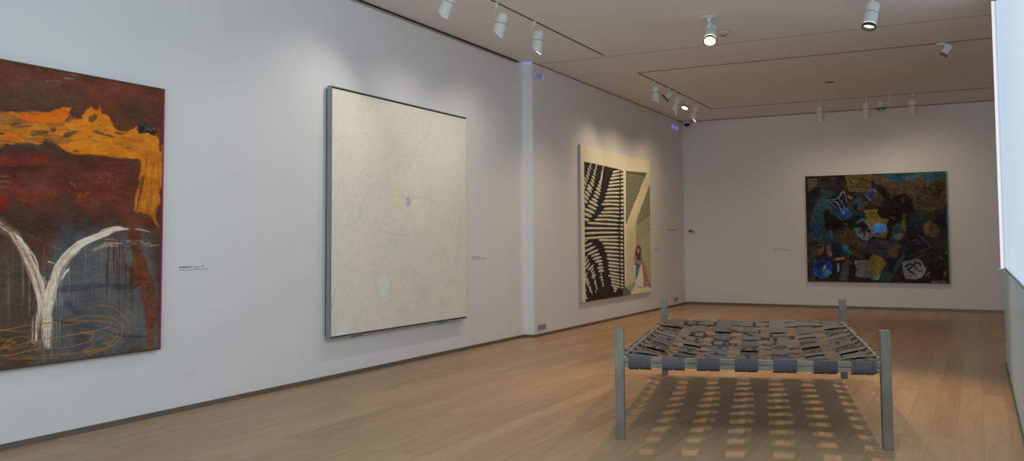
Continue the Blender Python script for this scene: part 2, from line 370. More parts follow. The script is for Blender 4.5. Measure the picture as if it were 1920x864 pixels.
# violet vents high on the stepped wall
def vent(y0, y1, z0, z1, name, label, split, slats):
    t = empty(name, (XL2, (y0+y1)/2, (z0+z1)/2), label, 'wall vent')
    a = (y1-y0)/2; b = (z1-z0)/2
    bm = bmesh.new()
    for (p, q, r, s) in ((-a, a, b-.012, b), (-a, a, -b, -b+.012), (-a, -a+.012, -b, b), (a-.012, a, -b, b)): box(bm, (0, p, r), (.012, q, s))
    obj('frame', bm, M_wall, t)
    sp = -a+(2*a)*split
    obj('lit_panel', bx((0, -a+.014, -b+.014), (.004, sp-.01, b-.014)), M_violet, t)
    obj('lit_panel', bx((0, sp+.012, -b+.014), (.004, a-.014, b-.014)), M_violet, t)
    obj('divider', bx((0, sp-.01, -b+.012), (.008, sp+.012, b-.012)), M_seam, t)
    if slats:
        bm = bmesh.new(); k = 7
        for i in range(k):
            yy = -a+.02+(sp+a-.04)*i/k
            bar(bm, (.005, yy, -b+.02), (.005, yy+.05, b-.02), .004, .006, up=(1, 0, 0))
        obj('grille', bm, mat('grille_violet', (.2, .16, .4), .5), t)
    return t
vent(12.97, 13.30, 4.25, 4.37, 'wall_vent', 'violet lit vent with two panels at the top of the step in the wall', .70, True)
vent(20.3, 20.85, 4.22, 4.35, 'wall_vent', 'small pair of violet panels high by the far left corner', .60, False)
for (a_, b_, lb) in (((XL1+.03, YS-.05, H-.02), (XL1+.09, YS-.02, H-.001), 'tiny violet light at the end of the ceiling gap, left of its twin'), ((XL2-.05, YS-.04, H-.018), (XL2-.01, YS-.015, H-.001), 'tiny violet light at the outer corner of the wall step, right of its twin')):
    tag(obj('violet_light', bevel(bx(a_, b_), .003), M_violet_hot), lb, 'light')
# socket plates low on the stepped wall
def sockets(y0, z0, w, h, k, label, name='socket_plate'):
    t = empty(name, (XL2, y0+w/2, z0+h/2), label, 'wall socket')
    obj('plate', bevel(bx((0, -w/2, -h/2), (.01, w/2, h/2)), .002), M_plastic, t)
    for i in range(k):
        yy = -w/2+.012+(w-.02)*i/k; ww = (w-.02)/k-.012
        s = obj('socket', bx((.008, yy, -h/2+.014), (.013, yy+ww, h/2-.014)), M_violet_dim, t)
        bm = bmesh.new()
        for j in range(3): box(bm, (.012, yy+.008, -h/2+.024+j*.022), (.0145, yy+ww-.008, -h/2+.032+j*.022))
        obj('socket_slots', bm, mat('socket_dark', (.10, .08, .13), .5), s)
sockets(12.98, .10, .33, .10, 4, 'row of four wall sockets low beside the step in the left wall')
sockets(20.30, .12, .32, .085, 2, 'small mauve socket pair low near the far left corner')
# lock near the corner on the back wall
t = empty('wall_lock', (-6.22, YB, 1.78), 'small round lock with a brass lever on the back wall near the corner', 'lock')
bm = bmesh.new(); lathe(bm, [(.05, 0), (.05, .012)], axis_m((0, 0, 0), (0, -1, 0))); lathe(bm, [(.032, 0), (.032, .03)], axis_m((0, 0, -.045), (0, -1, 0))); obj('escutcheon', bm, M_plastic, t, True)
bm = bmesh.new(); lathe(bm, [(.022, .012), (.022, .04)], axis_m((-.02, 0, .01), (0, -1, 0))); obj('keyhole', bm, M_dark, t, True)
bm = bmesh.new(); bar(bm, (.01, -.04, .02), (.10, -.04, -.02), .02, .026); obj('lever', bevel(bm, .004), M_brass, t)

# ---------------------------------------------------------------- wall labels
def text_mesh(s, size, bold=0.):
    cu = bpy.data.curves.new('t', 'FONT'); cu.body = s; cu.size = size; cu.offset = bold; cu.resolution_u = 2
    ob = bpy.data.objects.new('t', cu); COL.objects.link(ob); bpy.context.view_layer.update()
    me = bpy.data.meshes.new_from_object(ob.evaluated_get(bpy.context.evaluated_depsgraph_get()))
    COL.objects.unlink(ob); bpy.data.objects.remove(ob); return me
def label_left(y, z, lines, X, label):
    t = empty('wall_label', (X+.001, y, z), label, 'wall label')
    rot = Matrix(((0, 0, 1), (1, 0, 0), (0, 1, 0))).to_4x4()
    for (s, size, bold, dx, dz, mt, sx) in lines:
        me = text_mesh(s, size, bold); me.transform(rot @ Matrix.Translation((dx, dz, 0)) @ Matrix.Diagonal((sx, 1, 1, 1)))
        me.materials.append(mt); link('text_line', me, t)
    return t
label_left(5.82, 1.325, [('José Manuel Broto', .0205, .0006, 0, 0, M_ink, .98), ('(Zaragoza, 1949)', .0205, 0, .168, 0, M_ink2, .98),
    ('Catalina en su refugio III, 1984. Óleo sobre lienzo', .0205, 0, 0, -.026, M_ink2, .86)], XL1, 'two-line printed wall caption beside the rust and orange painting')
def word_lines(w, rows, seed):
    """rows of printed words too small to read, as short broken dashes"""
    rnd = random.Random(seed); bm = bmesh.new()
    for (z, x0, x1, h) in rows:
        x = x0
        while x < x1:
            l = min(rnd.uniform(.02, .055), x1-x)
            k = x
            while k < x+l:
                hh = h*rnd.choice((.7, .7, 1.0)); box(bm, (k, z, 0), (k+.0042, z+hh, .0006)); k += .0062
            x += l+.011
    return bm
def caption(mw, rows, label, seed):
    o = obj('wall_label', word_lines(0, rows, seed), M_ink2); o.matrix_world = mw; tag(o, label, 'wall label'); return o
RL = Matrix(((0, 0, 1), (1, 0, 0), (0, 1, 0))).to_4x4()
def ml(X, y, z): q = RL.copy(); q.translation = (X, y, z); return q
RB = Matrix(((1, 0, 0), (0, 0, -1), (0, 1, 0))).to_4x4()
def mb(x, z): q = RB.copy(); q.translation = (x, YB, z); return q
caption(ml(XL1, 11.2, 1.30), [(.022, 0, .22, .014), (-.006, 0, .43, .012)], 'two-line printed wall caption beside the blank cream painting', 1)
caption(ml(XL2, 18.92, 1.33), [(.02, 0, .36, .014), (-.012, 0, .28, .012)], 'faint two-line wall caption just right of the striped painting', 2)
caption(ml(XL2, 19.9, 1.80), [(.0, 0, .72, .02)], 'single thin line of wall print near the far corner', 3)
caption(mb(-4.22, 1.32), [(.02, 0, .26, .016), (-.01, 0, .46, .012)], 'two-line wall caption left of the dark painting on the back wall', 4)
# pencil scuff on left wall
bm = bmesh.new(); pts = [(5.98, .28), (5.985, .33), (6.0, .365), (6.02, .38), (6.045, .37)]
for a, b in zip(pts, pts[1:]): bar(bm, (XL1+.0005, a[0], a[1]), (XL1+.0005, b[0], b[1]), .002, .003, up=(1, 0, 0))
o = obj('scuff_mark', bm, mat('scuff', (.55, .55, .57), .9)); tag(o, 'faint curved scuff mark low on the near left wall', 'scuff mark')

# ================================================================ painter
RNG = np.random.RandomState(3)
def s2l(a):
    a = np.clip(a, 0, 1); return np.where(a <= .04045, a/12.92, ((a+.055)/1.055)**2.4)
class Canvas:
    def __init__(s, w, h, nx, ny, base):
        s.w, s.h, s.nx, s.ny = w, h, nx, ny
        u = (np.arange(nx))/(nx-1)*w; v = (np.arange(ny))/(ny-1)*h
        s.U, s.V = np.meshgrid(u, v)
        s.img = np.ones((ny, nx, 3))*np.array(base)/255.
        s.wu = s.fbm(7, 7, 5)-.5; s.wv = s.fbm(7, 7, 5)-.5; s.ragk = 1.5
    def noise(s, fu, fv, U=None, V=None):
        U = s.U if U is None else U; V = s.V if V is None else V
        x = U*fu; y = V*fv; x = x-x.min(); y = y-y.min()
        nx = int(x.max())+3; ny = int(y.max())+3
        g = RNG.rand(ny, nx)
        xi = x.astype(int); yi = y.astype(int); xf = x-xi; yf = y-yi
        xf = xf*xf*(3-2*xf); yf = yf*yf*(3-2*yf)
        return (g[yi, xi]*(1-xf)+g[yi, xi+1]*xf)*(1-yf)+(g[yi+1, xi]*(1-xf)+g[yi+1, xi+1]*xf)*yf
    def fbm(s, fu, fv, o=4):
        r = 0; a = .5; t = 0
        for i in range(o): r = r+a*s.noise(fu*2**i, fv*2**i); t += a; a *= .55
        return r/t
    def blend(s, sl, al, col, jit=0):
        c = np.array(col)/255.
        A = np.clip(al, 0, 1)[..., None]
        if jit:
            n = (s.grain[sl]-.5)*jit; c = c+n[..., None]
        s.img[sl] = s.img[sl]*(1-A)+c*A
    def slc(s, u0, u1, v0, v1):
        i0 = max(0, int(u0/s.w*(s.nx-1))); i1 = min(s.nx, int(u1/s.w*(s.nx-1))+2)
        j0 = max(0, int(v0/s.h*(s.ny-1))); j1 = min(s.ny, int(v1/s.h*(s.ny-1))+2)
        return (slice(j0, max(j0, j1)), slice(i0, max(i0, i1)))
    def poly(s, pts, col, a=1., rag=0.02, jit=.06, soft=0, tex=None):
        rag = rag*s.ragk; P = np.array(pts); pad = rag*1.5+.02+soft
        sl = s.slc(P[:, 0].min()-pad, P[:, 0].max()+pad, P[:, 1].min()-pad, P[:, 1].max()+pad)
        if s.U[sl].size == 0: return
        U = s.U[sl]+s.wu[sl]*rag*3; V = s.V[sl]+s.wv[sl]*rag*3
        ins = np.zeros(U.shape, bool); n = len(P); dist = np.full(U.shape, 1e9)
        for i in range(n):
            x0, y0 = P[i]; x1, y1 = P[(i+1) % n]
            c = ((y0 > V) != (y1 > V))
            with np.errstate(divide='ignore', invalid='ignore'):
                xx = (x1-x0)*(V-y0)/((y1-y0) if y1 != y0 else 1e-9)+x0
            ins ^= c & (U < xx)
            if soft:
                dx, dy = x1-x0, y1-y0; t = np.clip(((U-x0)*dx+(V-y0)*dy)/(dx*dx+dy*dy+1e-12), 0, 1)
                dist = np.minimum(dist, np.hypot(U-x0-t*dx, V-y0-t*dy))
        al = ins.astype(float)
        if soft: al = np.clip(np.where(ins, .5+dist/soft/2, .5-dist/soft/2), 0, 1)
        if tex is not None: al = al*tex[sl]
        s.blend(sl, al*a, col, jit)
    def stroke(s, pts, w0, w1, col, a=1., bristle=.5, bf=60, jit=.08, rag=0.3, along=4, taper=True):
        P = np.array(pts, float); pad = max(w0, w1)+.02
        sl = s.slc(P[:, 0].min()-pad, P[:, 0].max()+pad, P[:, 1].min()-pad, P[:, 1].max()+pad)
        U = s.U[sl]; V = s.V[sl]
        if U.size == 0: return
        best = np.full(U.shape, 1e9); S = np.zeros(U.shape); D = np.zeros(U.shape)
        seg = np.hypot(*(P[1:]-P[:-1]).T); tot = seg.sum(); acc = 0
        for i in range(len(P)-1):
            x0, y0 = P[i]; dx, dy = P[i+1]-P[i]; L = seg[i]+1e-9
            t = np.clip(((U-x0)*dx+(V-y0)*dy)/(L*L), 0, 1)
            ex, ey = U-x0-t*dx, V-y0-t*dy; d = np.hypot(ex, ey)
            q = d < best; best = np.where(q, d, best); S = np.where(q, acc+t*L, S); D = np.where(q, np.sign(ex*dy-ey*dx)*d, D); acc += L
        tt = S/tot; W = (w0+(w1-w0)*tt)/2
        if taper: W = W*np.clip(np.minimum(tt*6+.35, (1-tt)*6+.2), 0, 1)
        W = W*(1+rag*2*(s.noise(along*2, 1e-3, S, D)-.5))+1e-6
        x = np.abs(D)/W
        al = np.clip((1-x)*3, 0, 1)
        if bristle:
            nz = s.noise(along, bf, S, D)*.6+s.noise(along*2.5, bf*2, S, D)*.4
            al = al*np.clip((nz-bristle*.72)*6+.5+(1-x)*.3, 0, 1)
        s.blend(sl, al*a, col, jit)
    def ell(s, cu, cv, ru, rv, ang, col, a=1., rag=0., jit=.05, pw=2, soft=.25):
        r = max(ru, rv)*1.3
        sl = s.slc(cu-r, cu+r, cv-r, cv+r); U = s.U[sl]-cu; V = s.V[sl]-cv
        if U.size == 0: return
        if rag: U = U+s.wu[sl]*rag*3; V = V+s.wv[sl]*rag*3
        c, q = math.cos(ang), math.sin(ang); X = (U*c+V*q)/ru; Y = (-U*q+V*c)/rv
        d = np.abs(X)**pw+np.abs(Y)**2
        s.blend(sl, np.clip((1-d)/soft, 0, 1)*a, col, jit)
    def splat(s, cu, cv, spread, n, r, col, a=.8):
        for i in range(n):
            s.ell(cu+RNG.randn()*spread, cv+RNG.randn()*spread, r*RNG.uniform(.5, 1.6), r*RNG.uniform(.3, .8), RNG.uniform(0, 3), col, a)
    def mottle(s, k1, f1, k2, f2, asp=1.):
        m_ = 1+(s.fbm(f1, f1*asp, 4)-.5)*k1+(s.noise(f2, f2*asp)-.5)*k2+(s.noise(f2*2.3, f2*2.3*asp)-.5)*k2*.7
        s.img = np.clip(s.img*m_[..., None], 0, 1)
    def mesh(s, name, mw, mt, seen_white, parent=None, gain=1.):
        """flat grid; mw maps (u, v, 0) to the world; colours become reflectances"""
        nx, ny = s.nx, s.ny
        co = np.zeros((ny*nx, 3)); co[:, 0] = s.U.ravel(); co[:, 1] = s.V.ravel()
        co = co @ np.array(mw.to_3x3()).T + np.array(mw.translation)
        me = bpy.data.meshes.new(name)
        idx = np.arange(ny*nx).reshape(ny, nx)
        q = np.stack([idx[:-1, :-1], idx[:-1, 1:], idx[1:, 1:], idx[1:, :-1]], -1).reshape(-1)
        nf = (nx-1)*(ny-1)
        me.vertices.add(ny*nx); me.vertices.foreach_set('co', co.ravel().astype(np.float32))
        me.loops.add(nf*4); me.loops.foreach_set('vertex_index', q.astype(np.int32))
        me.polygons.add(nf); me.polygons.foreach_set('loop_start', (np.arange(nf)*4).astype(np.int32))
        me.update(calc_edges=True)
        al = s2l(s.img)*.78/np.array(lin(seen_white))*gain
        at = me.color_attributes.new('paint', 'FLOAT_COLOR', 'POINT')
        c4 = np.ones((ny*nx, 4), np.float32); c4[:, :3] = np.clip(al, .004, .9).reshape(-1, 3)
        at.data.foreach_set('color', c4.ravel())
        me.materials.append(mt)
        return link(name, me, parent)
def rel(o, root):
    o.matrix_parent_inverse = Matrix.Translation(-Vector(root.location)); return o
def child(name, bm, mt, root): return rel(obj(name, bm, mt, root), root)

# ---------------------------------------------------------------- painting: rust and orange (left wall, nearest)
X1 = XL1+.045; PY0, PY1, PZ0, PZ1 = 3.05, 5.575, .615, 2.945
def a1(x, y): p = onx(x, y, X1); return (p[1]-PY0, p[2]-PZ0)
def A1(*pts): return [a1(*p) for p in pts]
c = Canvas(PY1-PY0, PZ1-PZ0, 540, 490, (92, 52, 36)); c.grain = c.fbm(14, 40, 4)
full = (slice(None), slice(None))
n1 = c.fbm(1.6, 2.6, 4); n2 = c.fbm(3, 7, 4)
c.blend(full, np.clip((n1-.45)*4, 0, 1)*.55, (66, 50, 40)); c.blend(full, np.clip((n2-.55)*5, 0, 1)*.5, (112, 58, 34)); c.blend(full, c.grain*.4, (70, 44, 34))
c.poly(A1((-60, 110), (310, 168), (310, 205), (180, 195), (-60, 160)), (108, 62, 44), .6, .05, .08, .1)
c.poly(A1((-60, 160), (60, 150), (140, 180), (150, 205), (30, 215), (-60, 220)), (74, 58, 48), .7, .05, .06, .1)
c.poly(A1((215, 195), (300, 185), (304, 235), (240, 225)), (66, 48, 38), .8, .04, .06, .08)
for p, q, w in (((105, 133), (150, 143), .012), ((120, 146), (140, 149), .014), ((85, 152), (115, 152), .008), ((70, 130), (78, 133), .01)):
    c.stroke(A1(p, q), w, w*.6, (98, 102, 118), .8, .5, 60)
# middle dark and red fields
c.poly(A1((-60, 262), (60, 262), (200, 290), (270, 298), (262, 380), (200, 410), (-60, 400)), (76, 44, 34), .75, .05, .06, .08)
c.poly(A1((-60, 262), (40, 264), (100, 268), (130, 290), (-60, 292)), (62, 48, 40), .9, .03, .05, .04)
c.poly(A1((-60, 291), (95, 292), (92, 312), (40, 318), (-60, 318)), (112, 42, 32), .85, .03, .08, .05)
c.stroke(A1((-40, 320), (40, 318), (95, 315)), .07, .05, (60, 38, 30), .8, .3, 40)
c.poly(A1((-60, 328), (22, 330), (22, 352), (-60, 352)), (88, 60, 44), .7, .03, .1, .03)
for i in range(5): c.stroke(A1((-20, 330+i*5), (20, 331+i*5+RNG.uniform(-1, 1))), .012, .008, ((150, 78, 40), (40, 28, 24))[i % 2], .8, .45, 60)
c.poly(A1((40, 322), (90, 318), (95, 350), (60, 356)), (98, 64, 48), .6, .05, .08, .08)
c.poly(A1((-60, 360), (50, 345), (110, 352), (90, 372), (20, 392), (-60, 392)), (114, 52, 34), .7, .05, .08, .08)
c.ell(*a1(6, 384), .06, .05, 0, (150, 30, 26), .9, .02)
c.poly(A1((150, 330), (255, 322), (262, 370), (215, 400), (150, 390)), (98, 50, 36), .75, .05, .09, .08)
c.splat(*a1(205, 342), .05, 14, .018, (118, 66, 48), .6); c.splat(*a1(150, 362), .05, 12, .02, (146, 62, 34), .6)
c.poly(A1((-60, 392), (60, 385), (140, 380), (215, 410), (240, 440), (-60, 450)), (64, 46, 38), .85, .05, .07, .08)
# lower grey-blue field
c.poly(A1((-60, 425), (60, 470), (90, 560), (75, 680), (-60, 705)), (72, 64, 58), .92, .04, .06, .08)
c.poly(A1((90, 470), (140, 440), (240, 432), (300, 440), (302, 660), (60, 690), (80, 560)), (80, 84, 86), .95, .04, .06, .08)
c.poly(A1((100, 420), (190, 410), (175, 460), (115, 490)), (66, 72, 78), .6, .05, .08, .06)
c.poly(A1((95, 490), (170, 470), (240, 500), (250, 540), (100, 560)), (84, 90, 96), .7, .05, .05, .08)
c.poly(A1((195, 555), (265, 545), (275, 640), (200, 650)), (90, 94, 96), .6, .05, .05, .08)
c.stroke(A1((92, 545), (180, 535), (250, 538), (268, 530)), .05, .05, (58, 62, 68), .75, .2, 30, rag=.4)
c.stroke(A1((100, 600), (180, 614), (230, 630), (285, 632)), .028, .02, (60, 62, 68), .8, .2)
c.poly(A1((130, 565), (150, 570), (162, 598), (140, 590)), (56, 60, 68), .7, .03, .05, .03)
c.poly(A1((135, 612), (165, 622), (172, 650), (145, 650)), (58, 60, 68), .7, .03, .05, .03)
# rust drips
c.stroke(A1((245, 420), (255, 450), (262, 500), (258, 535)), .22, .14, (92, 50, 32), .85, .35, 18, rag=.5)
c.stroke(A1((262, 480), (275, 530), (284, 590), (286, 610)), .16, .15, (98, 54, 38), .85, .35, 22, rag=.4)
c.stroke(A1((280, 600), (282, 640), (284, 655)), .12, .07, (104, 58, 40), .8, .35, 22, rag=.4)
c.poly(A1((285, 440), (306, 430), (303, 620), (290, 560)), (66, 50, 42), .8, .03, .05, .04)
for i in range(64):
    x = RNG.uniform(85, 290); y0 = RNG.uniform(440, 560); y1 = y0+RNG.uniform(20, 110)
    c.stroke(A1((x, y0), (x+RNG.uniform(-2, 2), min(y1, 652))), .009, .003, ((58, 46, 40), (72, 62, 56), (84, 50, 36), (104, 106, 106))[i % 4], .35, .2, 80, rag=.2)
for i in range(26):
    x = RNG.uniform(195, 262); y0 = RNG.uniform(440, 500)
    c.stroke(A1((x, y0), (x, y0+RNG.uniform(20, 100))), .018, .004, (78, 48, 34), .7, .2, 80)
for i in range(24):
    x = RNG.uniform(-20, 90); y0 = RNG.uniform(430, 520)
    c.stroke(A1((x, y0), (x, y0+RNG.uniform(50, 150))), .02, .006, ((104, 98, 90), (60, 50, 44))[i % 2], .35, .2, 60)
# orange sweep
OR = (184, 112, 28); OD = (148, 92, 40); OB = (200, 92, 22)
c.poly(A1((-60, 238), (0, 230), (40, 222), (90, 215), (150, 222), (240, 250), (300, 255), (300, 290), (220, 290), (150, 286), (110, 272), (60, 262), (0, 268), (-60, 262)), OD, .9, .035, .09, .01)
c.stroke(A1((-50, 222), (20, 220), (60, 215), (120, 218)), .12, .06, (150, 100, 44), .9, .5, 45)
c.stroke(A1((18, 210), (35, 217), (50, 222)), .04, .05, (196, 104, 36), .9, .3, 50)
c.poly(A1((40, 206), (60, 208), (85, 210), (105, 204), (118, 203), (134, 205), (133, 218), (124, 230), (90, 232), (60, 228), (42, 222)), (190, 98, 24), 1, .02, .08, .006)
c.poly(A1((42, 208), (60, 212), (82, 216), (80, 231), (60, 228), (42, 222)), OB, .9, .02, .08, .02)
c.stroke(A1((48, 208), (62, 214), (80, 215)), .01, .014, (110, 66, 34), .8, .3)
c.stroke(A1((122, 236), (140, 231), (158, 228), (172, 232)), .08, .06, (190, 106, 28), .95, .35, 45)
c.poly(A1((150, 212), (165, 200), (176, 206), (184, 197), (190, 210), (200, 218), (215, 240), (240, 246), (256, 232), (262, 246), (292, 250), (302, 262), (300, 292), (270, 298), (200, 288), (130, 284), (108, 270), (130, 268), (180, 262), (150, 240)), OR, .96, .022, .09, .006)
c.stroke(A1((-40, 246), (30, 243), (100, 247), (160, 252), (230, 262)), .13, .10, OR, .75, .55, 40)
c.stroke(A1((-50, 258), (0, 254), (40, 259)), .07, .05, (204, 100, 26), .9, .3, 40)
c.stroke(A1((120, 276), (180, 284), (240, 290), (270, 294)), .10, .09, (190, 114, 26), .9, .3, 40)
for (p, q, w) in (((22, 236), (80, 233), .06), ((58, 250), (92, 247), .06), ((98, 246), (104, 240), .06), ((125, 228), (140, 214), .055), ((120, 255), (145, 246), .07), ((168, 226), (182, 215), .07), ((175, 246), (215, 257), .03), ((215, 250), (238, 252), .035), ((-30, 252), (10, 250), .035), ((236, 276), (270, 283), .012)):
    c.stroke(A1(p, q), w, w*.5, (84, 62, 42), .85, .45, 50)
for i in range(60):
    x = RNG.uniform(-50, 285); y = 238+RNG.uniform(-8, 30)+(x > 100)*(x-100)*.1
    c.stroke(A1((x, y), (x+RNG.uniform(12, 40), y+RNG.uniform(-2, 5))), .014, .004, ((110, 78, 40), (206, 132, 40), (160, 96, 30))[i % 3], .6, .4, 80)
for (x0, x1, xb, yb) in ((262, 300, 268, 388), (270, 304, 285, 400), (285, 304, 290, 360), (268, 285, 252, 395)):
    c.stroke(A1(((x0+x1)/2, 262), ((x0+x1)/2-2, 320), (xb, yb)), .19, .06, (178, 110, 32), .85, .42, 30, rag=.3)
c.poly(A1((270, 290), (303, 262), (302, 345), (296, 360), (300, 385), (290, 390), (297, 425), (280, 402), (262, 395), (253, 398), (262, 372), (266, 330)), (176, 108, 30), .88, .02, .1, .01)
for i in range(40):
    x = RNG.uniform(264, 300); y = RNG.uniform(290, 380)
    c.stroke(A1((x, y), (x-RNG.uniform(0, 7), y+RNG.uniform(20, 50))), .016, .004, ((122, 78, 34), (198, 128, 42), (150, 90, 30))[i % 3], .6, .4, 80, along=2)
c.stroke(A1((268, 330), (264, 360), (258, 390)), .05, .03, (64, 42, 32), .6, .5, 60)
c.poly(A1((260, 231), (272, 230), (292, 245), (290, 252), (264, 246)), (38, 33, 32), .95, .02, .05)
for i in range(14): c.stroke(A1((RNG.uniform(260, 290), RNG.uniform(232, 248)), (RNG.uniform(262, 294), RNG.uniform(234, 250))), .006, .004, (92, 92, 92), .6, 0)
c.stroke(A1((300, 262), (301, 285)), .03, .02, (60, 50, 42), .9, .4)
# white V-shaped splash
WH = (196, 180, 164)
def arc(pts, w0, w1, k, spread, cols):
    for i in range(k):
        o = RNG.randn()*spread
        t0 = RNG.uniform(0, .7); t1 = min(1, t0+RNG.uniform(.2, .45)); P = np.array(pts, float); n = len(P)
        ts = np.linspace(t0, t1, 6)*(n-1); Q = [(np.interp(t, range(n), P[:, 0])+o+RNG.randn()*.8, np.interp(t, range(n), P[:, 1])+o*.6+RNG.randn()*.8) for t in ts]
        tm = (t0+t1)/2; w = w0+(w1-w0)*tm
        c.stroke(A1(*Q), w*.42, w*.2, cols[i % len(cols)], .8, .55, 130, jit=.14)
L_ = [(-30, 405), (0, 420), (28, 440), (48, 475), (66, 515), (76, 550), (85, 590), (88, 640)]
c.stroke(A1(*L_[:7]), .13, .10, (140, 122, 108), .45, .68, 90); arc(L_, .055, .05, 90, 5.5, (WH, (168, 140, 124), (214, 200, 188), (110, 84, 70)))
R_ = [(240, 428), (215, 429), (185, 442), (150, 458), (125, 480), (106, 510), (96, 545), (90, 600), (88, 650)]
c.stroke(A1(*R_), .05, .09, (176, 160, 146), .6, .62, 100, jit=.2); arc(R_, .035, .055, 80, 3.0, (WH, (222, 210, 196), (180, 158, 140), (206, 192, 180)))
for (x0, y0, x1, y1, w) in ((66, 590, 64, 648, .11), (90, 590, 90, 655, .13), (72, 560, 68, 640, .06), (82, 520, 80, 600, .08), (76, 560, 72, 620, .03), (98, 560, 94, 610, .03), (70, 500, 84, 560, .05), (84, 560, 88, 600, .06), (64, 600, 68, 640, .03)):
    c.stroke(A1((x0, y0), (x1, y1)), w*.8, w*.6, (190, 178, 170), .65, .7, 100, jit=.2)
for (x, y0, y1) in ((44, 450, 560), (55, 510, 600), (112, 490, 650), (106, 500, 640), (100, 520, 640), (116, 480, 600), (130, 470, 560), (160, 450, 520), (82, 640, 680), (96, 640, 672)):
    c.stroke(A1((x, y0), (x, y1)), .01, .006, (150, 148, 146), .5, .2, 60)
c.stroke(A1((130, 503), (122, 512), (116, 524)), .03, .02, (206, 192, 176), .9, .3, 80)
c.stroke(A1((90, 490), (102, 494)), .008, .006, (200, 190, 180), .8, 0); c.stroke(A1((252, 429), (268, 431), (282, 435)), .012, .008, (190, 180, 166), .8, .3)
for i in range(26):
    x = RNG.uniform(190, 292); y = 455+RNG.uniform(-9, 9)+(x > 250)*3
    c.stroke(A1((x, y), (x+RNG.uniform(6, 22), y+RNG.uniform(-4, 5))), .009, .004, ((150, 144, 140), (176, 168, 160), (112, 104, 100))[i % 3], .75, .3, 90)
c.stroke(A1((172, 470), (195, 460), (215, 456)), .05, .02, (132, 122, 114), .7, .5, 60)
for i in range(6): c.stroke(A1((48+i*12, 436+i*5), (60+i*12, 446+i*6)), .004, .003, (140, 132, 128), .6, 0)
for i in range(12): c.stroke(A1((218+i*3, 458+i*1.2), (224+i*3.4, 478+i*4)), .004, .003, (128, 120, 114), .5, 0)
# ochre scribble
SCR = (152, 104, 50)
def scr(*p, w=.011): c.stroke(A1(*p), w, w, SCR, .75, .35, 70, rag=.25, taper=False)
scr((-60, 625), (0, 620), (60, 608), (140, 601), (190, 602), (211, 605), (205, 613), (180, 620), (150, 625), (60, 640), (0, 655), (-60, 668))
scr((130, 600), (160, 592), (190, 592), (215, 597), (232, 612), (228, 632), (215, 645), (200, 652), (140, 662), (60, 668), (-20, 665))
scr((188, 573), (205, 573), (225, 585), (242, 605), (242, 625), (226, 646)); scr((-60, 610), (40, 622), (90, 612), (150, 606))
scr((0, 640), (40, 630), (60, 634), (50, 648), (20, 655), (5, 648), (20, 636)); scr((150, 622), (176, 626), (170, 640), (130, 650), (60, 656), (10, 668), (-40, 660))
scr((196, 640), (210, 625), (220, 622), (218, 632), (205, 645), (192, 642)); scr((60, 652), (75, 642), (76, 652), (40, 660)); scr((150, 660), (175, 650), (178, 654), (160, 662), (168, 664), (200, 652))
scr((-60, 680), (0, 672), (60, 672), (110, 670)); scr((-60, 640), (0, 634), (30, 642), (0, 652), (-40, 650))
c.mottle(.35, 5, .10, 40, 2)
root = empty('painting', (XL1, (PY0+PY1)/2, (PZ0+PZ1)/2), 'rust brown abstract painting with orange sweep and white V splash', 'painting')
M_oil = vcol_mat('oil_paint', .55, .35, 60, .05, spec=.10)
mwL = lambda X, y, z: ml(X, y, z)
rel(c.mesh('canvas', mwL(X1, PY0, PZ0), M_oil, (170, 176, 182), root, .86), root)
child('stretcher', bx((XL1+.001, PY0, PZ0), (X1-.002, PY1, PZ1)), M_brownedge, root)
bm = bmesh.new(); box(bm, (XL1+.008, PY0-.004, PZ1), (X1+.004, PY1+.012, PZ1+.012)); box(bm, (XL1+.008, PY0-.004, PZ0-.012), (X1+.004, PY1+.012, PZ0)); box(bm, (XL1+.008, PY0-.012, PZ0-.012), (X1+.004, PY0, PZ1+.012))
child('frame_strip', bm, M_brownedge, root)
o = child('side_strip', bx((XL1+.008, PY1, PZ0-.012), (X1+.005, PY1+.014, PZ1+.012)), M_crimson, root); o['label'] = 'crimson right edge strip'

# ---------------------------------------------------------------- painting: cream (left wall, second)
QY0, QY1, QZ0, QZ1 = 7.905, 10.89, .492, 3.318; X2 = XL1+.083
def a2(x, y): p = onx(x, y, X2); return (p[1]-QY0, p[2]-QZ0)
c = Canvas(QY1-QY0, QZ1-QZ0, 330, 310, (187, 181, 165)); c.grain = c.fbm(8, 8, 5)
n1 = c.fbm(1.1, 1.1, 5); n2 = c.fbm(3, 3, 4)
c.blend(full, np.clip((n1-.48)*3, 0, 1)*.4, (172, 168, 152)); c.blend(full, np.clip((.46-n1)*4, 0, 1)*.4, (198, 190, 170)); c.blend(full, np.clip((n2-.6)*5, 0, 1)*.3, (170, 172, 164))
def A2(*p): return [a2(*q) for q in p]
c.poly(A2((625, 175), (740, 200), (720, 300), (650, 330), (622, 330)), (200, 190, 168), .35, .08, .03, .2)
c.poly(A2((735, 300), (760, 320), (780, 305), (800, 420), (770, 440), (735, 400)), (200, 192, 168), .35, .05, .02, .05)
c.poly(A2((760, 372), (766, 366), (770, 380), (768, 388), (761, 389)), (148, 152, 148), .8, .015, .04, .01)
